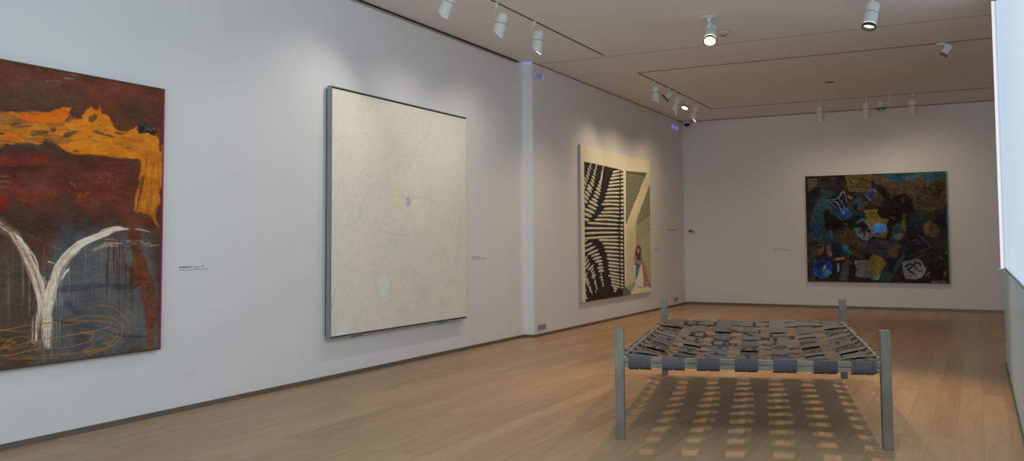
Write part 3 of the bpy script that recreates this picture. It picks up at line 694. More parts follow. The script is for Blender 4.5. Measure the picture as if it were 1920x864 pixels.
for (x, y, ru, rv, col, a) in ((795, 545, .10, .12, (174, 167, 146), .45), (830, 570, .12, .07, (172, 165, 143), .4), (752, 583, .12, .08, (176, 169, 149), .45), (800, 528, .08, .07, (180, 173, 152), .3), (675, 398, .04, .1, (172, 172, 156), .5), (625, 560, .04, .2, (168, 156, 134), .5), (820, 380, .25, .04, (176, 172, 152), .5), (868, 590, .1, .1, (182, 174, 160), .4), (720, 540, .1, .2, (198, 196, 186), .5), (760, 570, .2, .06, (186, 176, 156), .4), (640, 622, .1, .04, (204, 202, 194), .7), (645, 610, .12, .1, (196, 192, 178), .5), (800, 250, .5, .2, (176, 176, 162), .35), (860, 450, .15, .4, (172, 170, 152), .35)):
    c.ell(*a2(x, y), ru, rv, RNG.uniform(-.5, .5), col, a, .05, .02, soft=.7)
for i in range(110):
    x = RNG.uniform(640, 740); y = RNG.uniform(180, 440); L = RNG.uniform(2, 8)
    c.stroke(A2((x, y), (x+L*.6, y+L*RNG.uniform(-1, 1)), (x+L, y+L)), .008, .004, ((168, 162, 142), (206, 198, 180))[i % 2], .5, 0)
c.stroke(A2((700, 425), (740, 440), (780, 442)), .03, .02, (176, 170, 150), .6, .3); c.stroke(A2((735, 365), (800, 372), (860, 360)), .03, .02, (178, 174, 156), .5, .3)
root = empty('painting', (XL1, (QY0+QY1)/2, (QZ0+QZ1)/2), 'blank cream textured painting in a thin grey metal frame', 'painting')
rel(c.mesh('canvas', ml(X2, QY0, QZ0), vcol_mat('plaster_paint', .7, .5, 22, .04), (178, 176, 172), root, 1.0), root)
child('stretcher', bx((XL1+.001, QY0, QZ0), (X2-.002, QY1, QZ1)), M_brownedge, root)
bm = bmesh.new(); a, b = XL1+.034, XL1+.093
box(bm, (a, QY0-.028, QZ0-.025), (b, QY0-.016, QZ1+.025)); box(bm, (a, QY1+.010, QZ0-.025), (b-.02, QY1+.018, QZ1+.025))
box(bm, (a, QY0-.016, QZ1+.015), (b, QY1+.010, QZ1+.025)); box(bm, (a, QY0-.016, QZ0-.025), (b, QY1+.010, QZ0-.015))
box(bm, (a, QY0-.016, QZ0-.015), (a+.01, QY1+.01, QZ1+.015))
child('frame', bm, M_frame, root)
for y in (8.35, 10.25): child('hanging_bracket', bx((XL1+.005, y, QZ0-.045), (b-.03, y+.16, QZ0-.026)), M_frame, root)

# ---------------------------------------------------------------- painting: striped leaves and seated woman (stepped wall)
RY0, RY1, RZ0, RZ1 = 14.73, 18.56, .45, 3.305; X3 = XL2+.045
def a3(x, y): p = onx(x, y, X3); return (p[1]-RY0, p[2]-RZ0)
def up(X, Y): return a3(1085+X/5.4, 260+Y/5.4)
def lo(X, Y): return a3(1085+X/5.4, 410+Y/5.4)
c = Canvas(RY1-RY0, RZ1-RZ0, 330, 520, (178, 164, 138)); c.grain = c.fbm(6, 6, 4)
BK = (30, 26, 22); CR = (176, 160, 136)
wL0 = up(54, 230)[0]; wL1 = up(451, 318)[0]; wR0 = up(478, 325)[0]; wR1 = c.w-.01
zt = up(54, 230)[1]; ztr = up(740, 350)[1]
c.poly([(wL0, -.05), (wL1, -.05), (wL1, up(450, 318)[1]), (wL0, zt)], BK, 1, 0, .03)
K = []
for (x, y, e, t) in ((345, 338, 420, -16), (335, 372, 420, -16), (320, 405, 420, -14), (308, 443, 420, -12), (300, 477, 420, -12), (287, 516, 418, -10), (275, 552, 418, -5), (265, 591, 418, -2), (252, 630, 418, 0), (230, 664, 418, 6), (252, 710, 418, -3), (225, 746, 418, 0), (195, 780, 418, 8), (160, 818, 418, 12)):
    K.append((up(x, y), up((x+e)/2, y+t*.25-3), up(e, y+t), up(428, y+t-2), up(450, y+t-4)))
for (x, y, e, t) in ((90, 42, 413, 18), (50, 95, 413, 2), (50, 150, 413, -10), (50, 200, 413, -18), (205, 215, 413, 3), (240, 250, 413, 8), (258, 289, 413, 6), (265, 328, 413, 8), (285, 367, 413, 8), (285, 404, 413, 12), (303, 443, 415, 12), (300, 474, 415, 16), (303, 511, 415, 14), (315, 545, 418, 20), (300, 575, 418, 22), (325, 610, 420, 20), (330, 640, 420, 22), (330, 672, 420, 22), (352, 700, 395, 12), (358, 728, 380, 6)):
    K.append((lo(x, y), lo((x+e)/2, y+t*.5-(5 if t < 0 else 0)), lo(e, y+t), lo(426, y+t+2), lo(448, y+t+3)))
for i, (p, q, r, s_, e) in enumerate(K):
    Lw = .056
    c.stroke([p, q, r], Lw, Lw*.8, CR, 1, .12, 30, jit=.1, rag=.08)
    c.stroke([(p[0]+.06, p[1]-.014), (q[0], q[1]-.017), (r[0], r[1]-.014)], .016, .016, (118, 104, 86), .7, .2, 30)
    if i not in (32, 33): c.stroke([s_, e], .048, .046, CR, 1, 0, jit=.06, taper=False)
c.stroke([up(424, 318), up(418, 600), up(414, 860)], .03, .035, BK, 1, 0, rag=0, taper=False); c.stroke([lo(414, 0), lo(416, 400), lo(428, 690)], .035, .03, BK, 1, 0, rag=0, taper=False)
def dash(P, cr, L, wd, deg):
    """ellipse given by pixel length, width and slope in the crop"""
    a = math.radians(deg); cx, cy = P
    p = cr(cx-math.cos(a)*L/2, cy-math.sin(a)*L/2); q = cr(cx+math.cos(a)*L/2, cy+math.sin(a)*L/2)
    ln = math.hypot(q[0]-p[0], q[1]-p[1]); ang = math.atan2(q[1]-p[1], q[0]-p[0])
    k = cr(cx-math.sin(a)*wd/2, cy+math.cos(a)*wd/2); k2 = cr(cx+math.sin(a)*wd/2, cy-math.cos(a)*wd/2)
    # true half width perpendicular to the long axis
    wv = abs((k2[0]-k[0])*(-math.sin(ang))+(k2[1]-k[1])*math.cos(ang))
    m_ = cr(cx, cy)
    if m_[0] < wL0: m_ = (wL0+.01, m_[1])
    c.ell(m_[0], m_[1], ln/2*1.05, max(wv/2, .018), ang, CR, 1, 0, .12, soft=.3)
    c.ell(m_[0], m_[1]-.01, ln/2*.7, max(wv/6, .006), ang, (122, 108, 90), .6, 0, .05)
for (x, y, L, wd, g) in ((122, 262, 26, 14, 70), (117, 292, 44, 15, 62), (103, 320, 46, 17, 60), (97, 355, 48, 19, 58), (88, 386, 50, 19, 58), (75, 415, 52, 20, 58), (66, 450, 52, 18, 60), (60, 490, 40, 12, 60),
    (180, 272, 26, 16, 62), (175, 302, 28, 17, 62), (163, 330, 38, 18, 55), (160, 362, 38, 18, 50), (150, 392, 46, 22, 45), (143, 426, 50, 24, 45), (135, 458, 58, 26, 42), (115, 490, 70, 28, 45), (108, 520, 74, 28, 45), (90, 555, 76, 28, 42), (76, 590, 70, 28, 42), (68, 632, 60, 26, 40), (56, 682, 20, 14, 40),
    (248, 292, 22, 20, 80), (243, 320, 26, 20, 80), (237, 352, 34, 26, 75), (233, 385, 34, 26, 75), (228, 416, 38, 28, 70), (218, 450, 42, 30, 50), (210, 485, 48, 28, 45), (200, 515, 60, 28, 38), (190, 550, 66, 28, 32), (178, 585, 68, 28, 30), (162, 620, 72, 28, 26), (152, 655, 110, 32, 28), (137, 695, 106, 30, 25), (110, 730, 124, 34, 22), (92, 772, 100, 34, 20), (80, 820, 70, 30, 16)):
    dash((x, y), up, L, wd, g)
for (x, y, L, wd, g) in ((70, 225, 44, 14, -20), (98, 263, 96, 24, -24), (115, 305, 140, 26, -26), (145, 337, 128, 26, -24), (170, 366, 100, 26, -18), (188, 398, 98, 28, -16), (205, 430, 80, 28, -10), (221, 460, 46, 28, -5), (222, 496, 66, 28, -5), (228, 528, 60, 30, -4), (228, 562, 18, 14, 0), (228, 592, 32, 26, 0), (238, 620, 26, 24, 0), (244, 650, 20, 18, 0), (248, 676, 18, 24, 0),
    (72, 405, 70, 18, -58), (80, 445, 86, 20, -55), (92, 480, 84, 20, -52), (124, 495, 84, 24, -44), (137, 522, 56, 18, -52), (147, 550, 46, 18, -50), (153, 582, 50, 32, -35), (160, 608, 24, 10, -60), (166, 640, 30, 24, -60), (174, 664, 30, 22, -75), (180, 692, 22, 16, 80), (184, 712, 24, 14, 80), (172, 738, 14, 10, 0),
    (74, 570, 70, 16, -62), (72, 618, 64, 20, -62), (88, 632, 60, 18, -64), (98, 660, 54, 20, -62), (110, 690, 20, 22, 80), (118, 716, 46, 24, 70), (133, 746, 30, 12, 72), (60, 735, 44, 16, -65), (68, 770, 30, 12, -70), (76, 792, 40, 14, 75), (86, 808, 26, 10, 75)):
    dash((x, y), lo, L, wd, g)
# right panel: perforated screen
OL = (78, 74, 54); LT = (176, 160, 126)
c.poly([(wR0, -.02), (wR1, -.02), (wR1, ztr), (wR0, up(478, 325)[1])], (112, 104, 80), 1, 0, .04)
c.poly([up(478, 325), up(690, 347), up(478, 900)], OL, 1, 0, .03)
c.poly([up(742, 400), up(742, 760), up(620, 864), up(575, 864)], (92, 86, 64), 1, 0, .03)
c.poly([up(690, 345), up(742, 350), up(742, 400), up(590, 800), lo(560, 150), lo(478, 150), lo(478, 60)], LT, 1, .01, .04)
c.poly([lo(478, 130), lo(575, 60), lo(585, 300), lo(560, 640), lo(478, 700)], (166, 150, 118), 1, .01, .04)
c.poly([lo(640, 240), lo(742, 150), lo(742, 660), lo(680, 600)], (156, 140, 108), .8, .03, .04, .1)
px, py = .112, .050
j = 0; v = 0.02
while v < ztr+.05:
    u = wR0+.05+(px/2 if j % 2 else 0)
    while u < wR1-.03:
        if v < up(478, 325)[1]-.06:
            i_ = min(c.nx-1, int(u/c.w*(c.nx-1))); j_ = min(c.ny-1, int(v/c.h*(c.ny-1)))
            lum = c.img[j_, i_].mean()
            if lum < .38: c.ell(u, v, .024, .014, 0, (170, 156, 122), .9, 0, .05)
            elif lum < .47: c.ell(u, v, .032, .016, 0, (178, 160, 126), .85, 0, .05)
            else:
                c.ell(u, v, .026, .013, 0, (100, 92, 66), .75, 0, .05)
        u += px
    v += py; j += 1
c.poly([lo(448, 650), lo(545, 768), lo(448, 800)], (84, 80, 64), 1, 0, .02)
c.poly([lo(575, 655), lo(640, 680), lo(742, 700), lo(742, 800), lo(540, 800), lo(525, 765)], (184, 168, 140), 1, .01, .02)
# seated woman
SK = (150, 108, 84)
c.poly([lo(583, 280), lo(600, 264), lo(622, 270), lo(632, 320), lo(628, 390), lo(640, 420), lo(618, 430), lo(590, 380), lo(568, 360)], (78, 40, 34), 1, .008, .03)
c.poly([lo(592, 305), lo(612, 300), lo(618, 330), lo(608, 352), lo(594, 340)], SK, 1, .004, .03)
c.poly([lo(585, 370), lo(625, 390), lo(632, 450), lo(600, 520), lo(570, 560), lo(565, 420)], (40, 84, 100), 1, .008, .05)
c.poly([lo(588, 378), lo(615, 385), lo(620, 420), lo(592, 415)], (34, 40, 80), 1, .004, .03)
c.poly([lo(566, 365), lo(582, 375), lo(595, 420), lo(640, 438), lo(665, 432), lo(668, 448), lo(620, 462), lo(580, 445), lo(556, 430), lo(556, 390)], (138, 96, 80), 1, .005, .03)
c.poly([lo(555, 470), lo(600, 480), lo(580, 600), lo(575, 650), lo(562, 600)], (160, 168, 160), 1, .01, .04)
c.poly([lo(580, 480), lo(610, 470), lo(595, 560), lo(572, 620)], (40, 88, 104), .9, .01, .04)
c.poly([lo(635, 458), lo(655, 470), lo(672, 690), lo(600, 685), lo(575, 640), lo(610, 540)], (186, 172, 148), 1, .006, .03)
c.poly([lo(640, 455), lo(662, 445), lo(690, 560), lo(720, 670), lo(742, 690), lo(735, 700), lo(705, 690), lo(680, 600), lo(672, 685), lo(655, 685), lo(658, 600), lo(645, 520)], (134, 92, 70), 1, .004, .05)
c.stroke([lo(575, 650), lo(605, 690), lo(680, 697)], .02, .016, (80, 110, 116), .9, .2)
root = empty('painting', (XL2, (RY0+RY1)/2, (RZ0+RZ1)/2), 'tall painting of black and cream leaf stripes with a seated woman at right', 'painting')
rel(c.mesh('canvas', ml(X3, RY0, RZ0), vcol_mat('acrylic_paint', .6, .1, 30, .02), (140, 130, 122), root, .68), root)
child('stretcher', bx((XL2+.001, RY0, RZ0), (X3-.002, RY1, RZ1)), M_cream, root)
child('edge_strip', bx((XL2+.006, RY0-.012, RZ0-.01), (X3+.004, RY0, RZ1+.01)), mat('edge_grey', (.42, .42, .40), .5), root)

# ---------------------------------------------------------------- painting: dark studio scene (back wall)
SX0, SX1, SZ0, SZ1 = -3.465, -.56, .60, 3.02; Y4 = YB-.06
def a4(x, y): p = ony(x, y, Y4); return (p[0]-SX0, p[2]-SZ0)
def tl(X, Y): return a4(1500+X/7.2, 310+Y/7.2)
def tr(X, Y): return a4(1640+X/7.2, 310+Y/7.2)
def bl(X, Y): return a4(1500+X/7.2, 415+Y/7.2)
def br(X, Y): return a4(1640+X/7.2, 415+Y/7.2)
c = Canvas(SX1-SX0, SZ1-SZ0, 400, 335, (34, 28, 23)); c.ragk = 1.7; c.grain = c.fbm(10, 10, 4)
n1 = c.fbm(2, 2, 4); n2 = c.fbm(7, 7, 4)
c.blend(full, np.clip((n1-.5)*4, 0, 1)*.6, (46, 36, 28)); c.blend(full, np.clip((n2-.58)*6, 0, 1)*.5, (58, 44, 32)); c.blend(full, np.clip((.42-n2)*6, 0, 1)*.6, (22, 20, 19))
def M4(f, *p): return [f(*q) for q in p]
# hills and sky
c.poly(M4(tr, (-120, 100), (60, 120), (400, 220), (640, 180), (975, 150), (985, 560), (700, 620), (540, 600), (420, 380), (200, 430), (60, 260), (-60, 180)), (66, 50, 30), .9, .03, .08)
for i in range(150):
    x = RNG.uniform(80, 975); y = RNG.uniform(200, 620) if x > 500 else RNG.uniform(170, 380)
    c.stroke(M4(tr, (x, y), (x+RNG.uniform(10, 60), y+RNG.uniform(-25, 25))), .035, .012, ((88, 64, 32), (40, 30, 22), (74, 50, 32), (58, 42, 26), (86, 56, 34))[i % 5], .6, .4, 60)
c.poly(M4(tr, (850, 260), (975, 240), (985, 540), (700, 540), (780, 400)), (64, 40, 28), .6, .04, .1, .03)
c.poly(M4(tr, (55, 115), (975, 70), (975, 175), (860, 190), (760, 210), (700, 200), (640, 150), (560, 190), (440, 215), (340, 225), (200, 195), (165, 165)), (36, 62, 66), 1, .02, .06)
c.poly(M4(tr, (60, 115), (400, 95), (360, 225), (200, 190)), (28, 58, 68), .8, .02, .05, .03)
c.poly(M4(tr, (380, 160), (500, 110), (620, 130), (560, 190), (400, 215)), (62, 82, 74), .6, .03, .05, .04)
c.poly(M4(tr, (600, 160), (640, 130), (655, 210), (600, 200)), (84, 66, 34), .9, .01, .06)
for i in range(30): c.splat(*tr(RNG.uniform(550, 950), RNG.uniform(260, 400)), .03, 2, .025, (28, 22, 18), .7)
# ochre picture, upper centre
c.poly(M4(tl, (605, 130), (965, 118), (970, 330), (900, 362), (655, 355)), (82, 66, 30), .95, .012, .08)
c.poly(M4(tl, (690, 190), (760, 175), (830, 200), (800, 240), (700, 250)), (98, 72, 30), .9, .01, .06)
for P in (((650, 180), (700, 240), (780, 255), (840, 190), (900, 200), (965, 265)), ((690, 190), (740, 170), (800, 175)), ((660, 275), (780, 290), (940, 300)), ((840, 240), (890, 270), (880, 230))):
    c.stroke(M4(tl, *P), .028, .02, (36, 28, 18), .9, .2)
# upper left
c.poly(M4(tl, (100, 175), (235, 170), (245, 250), (160, 340), (105, 350)), (70, 56, 34), .9, .02, .12); c.splat(*tl(165, 240), .06, 10, .03, (104, 70, 30), .6); c.splat(*tl(170, 230), .05, 6, .03, (70, 68, 62), .6)
c.poly(M4(tl, (250, 150), (520, 150), (500, 330), (280, 300)), (52, 38, 30), .8, .03, .08); c.stroke(M4(tl, (410, 172), (475, 176)), .035, .03, (112, 66, 28), .9, .3); c.poly(M4(tl, (280, 175), (380, 175), (375, 210), (285, 205)), (24, 24, 34), .9, .01)
c.stroke(M4(tl, (375, 338), (445, 352)), .02, .015, (104, 66, 46), .9, .3)
# teal table cloth
TE = (38, 54, 56)
c.poly(M4(tl, (295, 310), (530, 380), (760, 590), (780, 660), (660, 720), (580, 740), (470, 680), (360, 600), (320, 640), (350, 860), (110, 880), (150, 660), (240, 480)), TE, .95, .02, .07)
c.poly(M4(bl, (110, 40), (350, 30), (440, 110), (470, 230), (640, 330), (710, 450), (560, 480), (430, 420), (330, 300), (120, 260)), (34, 46, 50), .95, .02, .07)
c.poly(M4(bl, (400, 100), (440, 110), (470, 240), (640, 330), (700, 440), (600, 400), (420, 260)), (58, 76, 80), .75, .02, .06, .02)
c.poly(M4(tl, (250, 470), (420, 470), (300, 560), (200, 600)), (48, 68, 68), .6, .03, .06, .04)
for i in range(40): c.splat(*bl(RNG.uniform(120, 400), RNG.uniform(100, 300)), .02, 1, .02, ((24, 30, 34), (60, 76, 78))[i % 2], .6)
c.poly(M4(bl, (430, 200), (560, 300), (560, 480), (440, 450)), (22, 22, 26), .8, .03, .04, .04)
# black dog-like silhouette on left
c.poly(M4(tl, (345, 600), (380, 600), (450, 680), (560, 740), (700, 730), (840, 640), (900, 650), (760, 770), (900, 800), (880, 864), (350, 864), (320, 650)), (24, 20, 19), .97, .012, .03)
c.poly(M4(bl, (350, 0), (900, 20), (880, 80), (830, 180), (780, 170), (820, 120), (740, 90), (520, 110), (440, 100), (380, 130), (345, 80)), (24, 20, 19), .97, .012, .03)
c.poly(M4(bl, (450, 150), (700, 110), (850, 270), (820, 380), (900, 500), (720, 460), (640, 340), (480, 240)), (54, 42, 26), .95, .02, .1); c.splat(*bl(600, 130), .09, 16, .02, (112, 90, 64), .6); c.splat(*bl(700, 230), .12, 30, .02, (76, 56, 28), .5); c.splat(*bl(780, 330), .1, 20, .025, (80, 62, 28), .5)
c.poly(M4(bl, (720, 100), (800, 80), (860, 110), (850, 250), (760, 180)), (62, 78, 76), .9, .015, .06); c.poly(M4(bl, (900, 110), (970, 210), (900, 260), (850, 240)), (78, 70, 68), .9, .02, .08)
for P in (((820, 60), (850, 110), (830, 180)), ((850, 110), (790, 160)), ((840, 100), (780, 130))): c.stroke(M4(bl, *P), .035, .015, (28, 20, 18), 1, .1)
c.poly(M4(tl, (850, 740), (920, 735), (1000, 830), (1000, 864), (940, 864)), (96, 92, 90), .9, .02, .06); c.poly(M4(tl, (735, 780), (840, 710), (900, 710), (800, 770)), (66, 82, 78), .9, .01, .05)
# dark blue cut paper with white lines
c.poly(M4(tl, (350, 462), (470, 400), (580, 350), (670, 625), (590, 725), (530, 680)), (26, 24, 30), 1, .01, .06)
c.poly(M4(tl, (440, 530), (560, 600), (640, 560), (668, 625), (590, 720), (500, 650)), (28, 40, 92), .85, .02, .08, .02)
for P in (((350, 462), (485, 460), (560, 365), (525, 450), (590, 530), (600, 660)), ((410, 490), (460, 560)), ((430, 480), (510, 500), (590, 675)), ((350, 462), (410, 492)), ((580, 350), (610, 400), (635, 500)), ((620, 570), (665, 625))):
    c.stroke(M4(tl, *P), .013, .010, (140, 138, 134), .9, .15)
c.splat(*tl(585, 380), .03, 8, .02, (128, 112, 104), .8); c.splat(*tl(600, 600), .09, 22, .018, (44, 66, 134), .7); c.splat(*tl(590, 600), .08, 10, .012, (150, 140, 136), .7)
c.poly(M4(tl, (640, 400), (710, 430), (700, 460), (650, 440)), (134, 74, 26), .95, .01, .1)
c.poly(M4(tl, (720, 470), (800, 420), (910, 500), (820, 610), (740, 560), (680, 540)), (54, 50, 50), .9, .03, .08); c.poly(M4(tl, (735, 530), (780, 530), (785, 620), (740, 610)), (26, 22, 22), .9, .02)
c.poly(M4(tl, (790, 650), (850, 645), (850, 680), (800, 680)), (30, 48, 112), .9, .01)
# small blue cards
c.poly(M4(tl, (870, 390), (990, 315), (1050, 380), (945, 470)), (34, 54, 108), 1, .006, .08); c.stroke(M4(tl, (870, 390), (990, 315), (1050, 380), (945, 470), (870, 390)), .009, .009, (140, 142, 146), .8, .2, taper=False)
c.stroke(M4(tl, (900, 400), (990, 370), (960, 330)), .025, .02, (20, 24, 40), .9, .2); c.stroke(M4(tl, (940, 430), (1000, 370)), .02, .012, (18, 20, 34), .9, .2)
c.poly(M4(bl, (155, 60), (200, 5), (300, 75), (235, 130)), (26, 48, 106), 1, .008, .09); c.stroke(M4(bl, (155, 60), (235, 130), (310, 75)), .008, .006, (70, 92, 100), .7, .2)
# yellow sheet and blue card
c.poly(M4(tl, (850, 610), (1000, 590), (1190, 600), (1200, 860), (960, 864)), (98, 74, 26), 1, .01, .08)
c.poly(M4(br, (-120, -60), (180, -80), (190, 100), (150, 230), (-60, 190), (-20, 60)), (92, 70, 26), .95, .015, .08)
c.poly(M4(br, (-10, 25), (110, 25), (165, 40), (160, 145), (60, 158), (-45, 158), (-30, 80)), (42, 88, 158), 1, .008, .1); c.splat(*br(60, 80), .08, 16, .016, (84, 130, 186), .5); c.splat(*br(70, 100), .1, 12, .016, (24, 52, 120), .6)
# big dark figure centre right
DK = (24, 20, 19)
c.poly(M4(tr, (35, 270), (70, 262), (130, 300), (210, 380), (200, 480), (340, 390), (420, 388), (500, 450), (530, 560), (540, 640), (480, 700), (460, 864), (390, 864), (380, 700), (350, 780), (270, 780), (180, 864), (190, 720), (80, 710), (35, 640), (60, 540), (120, 470), (95, 390), (50, 340)), DK, .98, .01, .03)
c.poly(M4(br, (170, -10), (270, -60), (460, -60), (440, 100), (380, 200), (320, 330), (200, 250), (170, 100)), DK, .9, .02, .03)
c.poly(M4(tr, (370, 650), (420, 640), (400, 864), (380, 864)), (78, 58, 30), .8, .02, .06, .02); c.poly(M4(br, (380, 0), (430, 0), (440, 160), (350, 260), (330, 240), (400, 140)), (84, 62, 30), .9, .015, .08)
c.splat(*tr(230, 600), .06, 12, .03, (44, 38, 30), .6); c.splat(*tr(400, 480), .04, 8, .025, (54, 44, 30), .7); c.poly(M4(tr, (190, 690), (270, 700), (275, 750), (240, 720)), (78, 60, 30), .9, .01)
c.poly(M4(br, (240, 60), (370, 40), (390, 130), (340, 260), (320, 310), (200, 260)), (32, 50, 52), .95, .015, .05); c.poly(M4(br, (270, 35), (345, 30), (330, 45), (280, 50)), (94, 70, 28), .9, .006)
c.poly(M4(br, (250, 180), (370, 160), (340, 260), (260, 250)), (92, 74, 68), .85, .02, .1)
c.poly(M4(tr, (-60, 390), (60, 390), (110, 430), (60, 540), (-80, 560)), (52, 40, 32), .85, .03, .06)
# grey heap in the middle
c.poly(M4(br, (-180, 280), (-60, 240), (100, 240), (330, 320), (300, 370), (200, 400), (160, 560), (-40, 440), (-180, 380)), (44, 41, 42), .95, .02, .07)
for P in (((-150, 300), (0, 260), (120, 250)), ((-100, 360), (60, 370), (240, 360)), ((0, 270), (100, 380), (160, 540)), ((180, 380), (190, 440), (260, 480)), ((100, 300), (110, 440)), ((-60, 250), (-140, 420))): c.stroke(M4(br, *P), .022, .014, (20, 18, 18), .9, .2)
c.poly(M4(br, (170, 390), (340, 310), (360, 330), (280, 500), (200, 490)), (66, 52, 26), .9, .02, .08); c.splat(*br(60, 300), .08, 10, .02, (78, 74, 74), .5)
# round ochre patch and right dark area
c.ell(*tr(770, 860), .17, .20, .3, (72, 56, 30), .9, .03, .1, soft=.3)
for i in range(16): c.stroke(M4(tr, (RNG.uniform(660, 820), RNG.uniform(760, 960)), (RNG.uniform(660, 820), RNG.uniform(760, 960))), .012, .008, ((38, 30, 18), (98, 76, 36))[i % 2], .6, .2)
c.poly(M4(br, (440, 60), (620, 40), (640, 140), (800, 350), (460, 480), (390, 420), (380, 240)), (28, 26, 27), .9, .02, .03); c.poly(M4(tr, (440, 680), (600, 640), (700, 720), (600, 864), (440, 864)), (32, 31, 34), .9, .02, .03)
for P in (((580, 175), (680, 260), (765, 348)), ((765, 348), (560, 430), (460, 475)), ((412, 320), (428, 385)), ((500, 280), (560, 240), (610, 300), (520, 300)), ((540, 80), (580, 30))): c.stroke(M4(br, *P), .010, .008, (92, 92, 96), .8, .3)
# lower right
c.poly(M4(br, (370, 540), (560, 500), (640, 540), (705, 650), (640, 765), (540, 785), (410, 775), (380, 680)), (94, 89, 86), 1, .012, .12)
for P, w in ((((400, 605), (440, 605), (480, 570), (515, 600), (470, 640), (440, 640), (500, 690), (560, 730)), .045), (((520, 600), (555, 550), (610, 570), (620, 610)), .05), (((530, 610), (580, 650), (640, 690)), .04)):
    c.stroke(M4(br, *P), w, w*.7, (32, 27, 26), 1, .15)
c.poly(M4(br, (400, 370), (370, 420), (230, 700), (90, 660), (60, 800), (200, 820), (290, 700), (380, 520)), (34, 50, 52), .9, .02, .05)
c.poly(M4(br, (935, 410), (985, 420), (985, 440), (940, 430)), (98, 54, 44), .9, .01); c.splat(*br(905, 485), .02, 5, .02, (104, 58, 46), .8)
c.poly(M4(br, (940, 680), (985, 660), (985, 740), (920, 770)), (84, 52, 42), .9, .02, .08); c.poly(M4(br, (760, 800), (940, 790), (985, 835), (770, 835)), (82, 60, 52), .9, .015, .1); c.splat(*br(700, 715), .03, 8, .016, (104, 98, 94), .7)
# bottom centre papers
c.poly(M4(bl, (730, 520), (920, 515), (1000, 640), (1070, 760), (1040, 790), (960, 780), (740, 740), (750, 640)), (84, 80, 74), .95, .02, .14)
c.poly(M4(br, (-30, 440), (100, 490), (160, 565), (30, 750), (-115, 605)), (94, 73, 28), 1, .008, .09); c.splat(*br(20, 600), .1, 30, .02, (70, 54, 22), .5)
c.poly(M4(br, (30, 755), (90, 680), (60, 785), (0, 785)), (104, 98, 94), .9, .008)
# lower left
c.poly(M4(bl, (110, 330), (220, 350), (220, 820), (115, 820)), (58, 48, 42), .85, .03, .1); c.poly(M4(bl, (560, 560), (700, 540), (620, 820), (540, 800)), (60, 52, 48), .85, .03, .08); c.splat(*bl(300, 800), .15, 24, .02, (92, 70, 44), .5)
c.poly(M4(bl, (215, 340), (315, 330), (320, 430), (240, 460)), (76, 54, 34), .95, .015, .08); c.ell(*bl(262, 345), .09, .06, .1, (34, 26, 20), 1); c.stroke(M4(bl, (215, 340), (250, 312), (308, 320), (312, 360), (262, 382), (220, 365)), .02, .02, (96, 66, 36), .9, .2)
c.poly(M4(bl, (375, 285), (410, 350), (435, 450), (400, 495), (345, 440), (350, 350)), (92, 70, 58), .95, .015, .1); c.poly(M4(bl, (375, 285), (395, 320), (370, 350)), (96, 44, 40), .9, .01)
c.poly(M4(bl, (455, 520), (500, 490), (580, 475), (595, 505), (520, 525)), (124, 86, 44), 1, .008, .08); c.poly(M4(bl, (560, 490), (592, 480), (598, 508), (565, 512)), (150, 92, 66), .9, .005)
c.ell(*bl(305, 640), .235, .205, .1, (24, 44, 104), 1, .02, .08, soft=.12); c.ell(*bl(290, 650), .19, .15, .1, (24, 50, 92), .9, .02, .1, soft=.3); c.ell(*bl(370, 700), .11, .09, .4, (70, 104, 120), .75, .03, .1, soft=.6); c.ell(*bl(270, 600), .14, .1, .5, (20, 34, 60), .8, .03, .1, soft=.6)
c.stroke(M4(bl, (170, 640), (220, 720), (300, 765), (380, 750), (432, 680)), .02, .02, (40, 86, 150), .9, .2); c.stroke(M4(bl, (200, 530), (230, 560)), .05, .05, (34, 62, 140), .9, .3)
c.stroke(M4(bl, (345, 585), (305, 670)), .045, .03, (134, 112, 98), 1, .2); c.stroke(M4(bl, (350, 600), (335, 650)), .014, .01, (60, 100, 170), 1, .1)
c.stroke(M4(bl, (512, 560), (510, 690)), .05, .04, (60, 100, 150), 1, .25); c.stroke(M4(bl, (526, 570), (522, 680)), .012, .01, (140, 140, 140), .9, .2)
c.stroke(M4(bl, (130, 815), (440, 822)), .02, .03, (96, 78, 52), .7, .4); c.stroke(M4(br, (300, 815), (400, 812)), .016, .016, (118, 92, 54), .8, .3); c.stroke(M4(br, (-100, 815), (120, 825)), .02, .02, (62, 50, 38), .7, .4)
for i in range(170):
    x = RNG.uniform(0, c.w); y = RNG.uniform(0, c.h); a_ = RNG.uniform(0, 3.14); L_n = RNG.uniform(.04, .22)
    c.stroke([(x, y), (x+math.cos(a_)*L_n, y+math.sin(a_)*L_n)], .03, .01, ((20, 18, 17), (26, 22, 20), (52, 42, 32), (22, 24, 26))[i % 4], .45, .5, 70)
c.mottle(.55, 4, .28, 30); gm = c.img.mean(2, keepdims=True); c.img = np.clip(gm+(c.img-gm)*.82, 0, 1)
root = empty('painting', ((SX0+SX1)/2, YB, (SZ0+SZ1)/2), 'dark painting of scattered papers and blue shapes on the back wall', 'painting')
rel(c.mesh('canvas', Matrix(((1, 0, 0, SX0), (0, 0, -1, Y4), (0, 1, 0, SZ0), (0, 0, 0, 1))), vcol_mat('dark_oil_paint', .7, .4, 40, .12, spec=.04), (116, 104, 95), root, .47), root)
child('stretcher', bx((SX0, Y4+.002, SZ0), (SX1, YB-.001, SZ1)), M_brownedge, root)
child('edge_strip', bx((SX0-.012, Y4-.003, SZ0-.006), (SX0, YB-.006, SZ1+.006)), mat('plum_edge', (.14, .05, .07), .6), root)
o = child('edge_strip', bx((SX1, Y4-.003, SZ0-.006), (SX1+.018, YB-.006, SZ1+.006)), M_greenedge, root); o['label'] = 'greenish right edge of the canvas'
PAINT_END = True

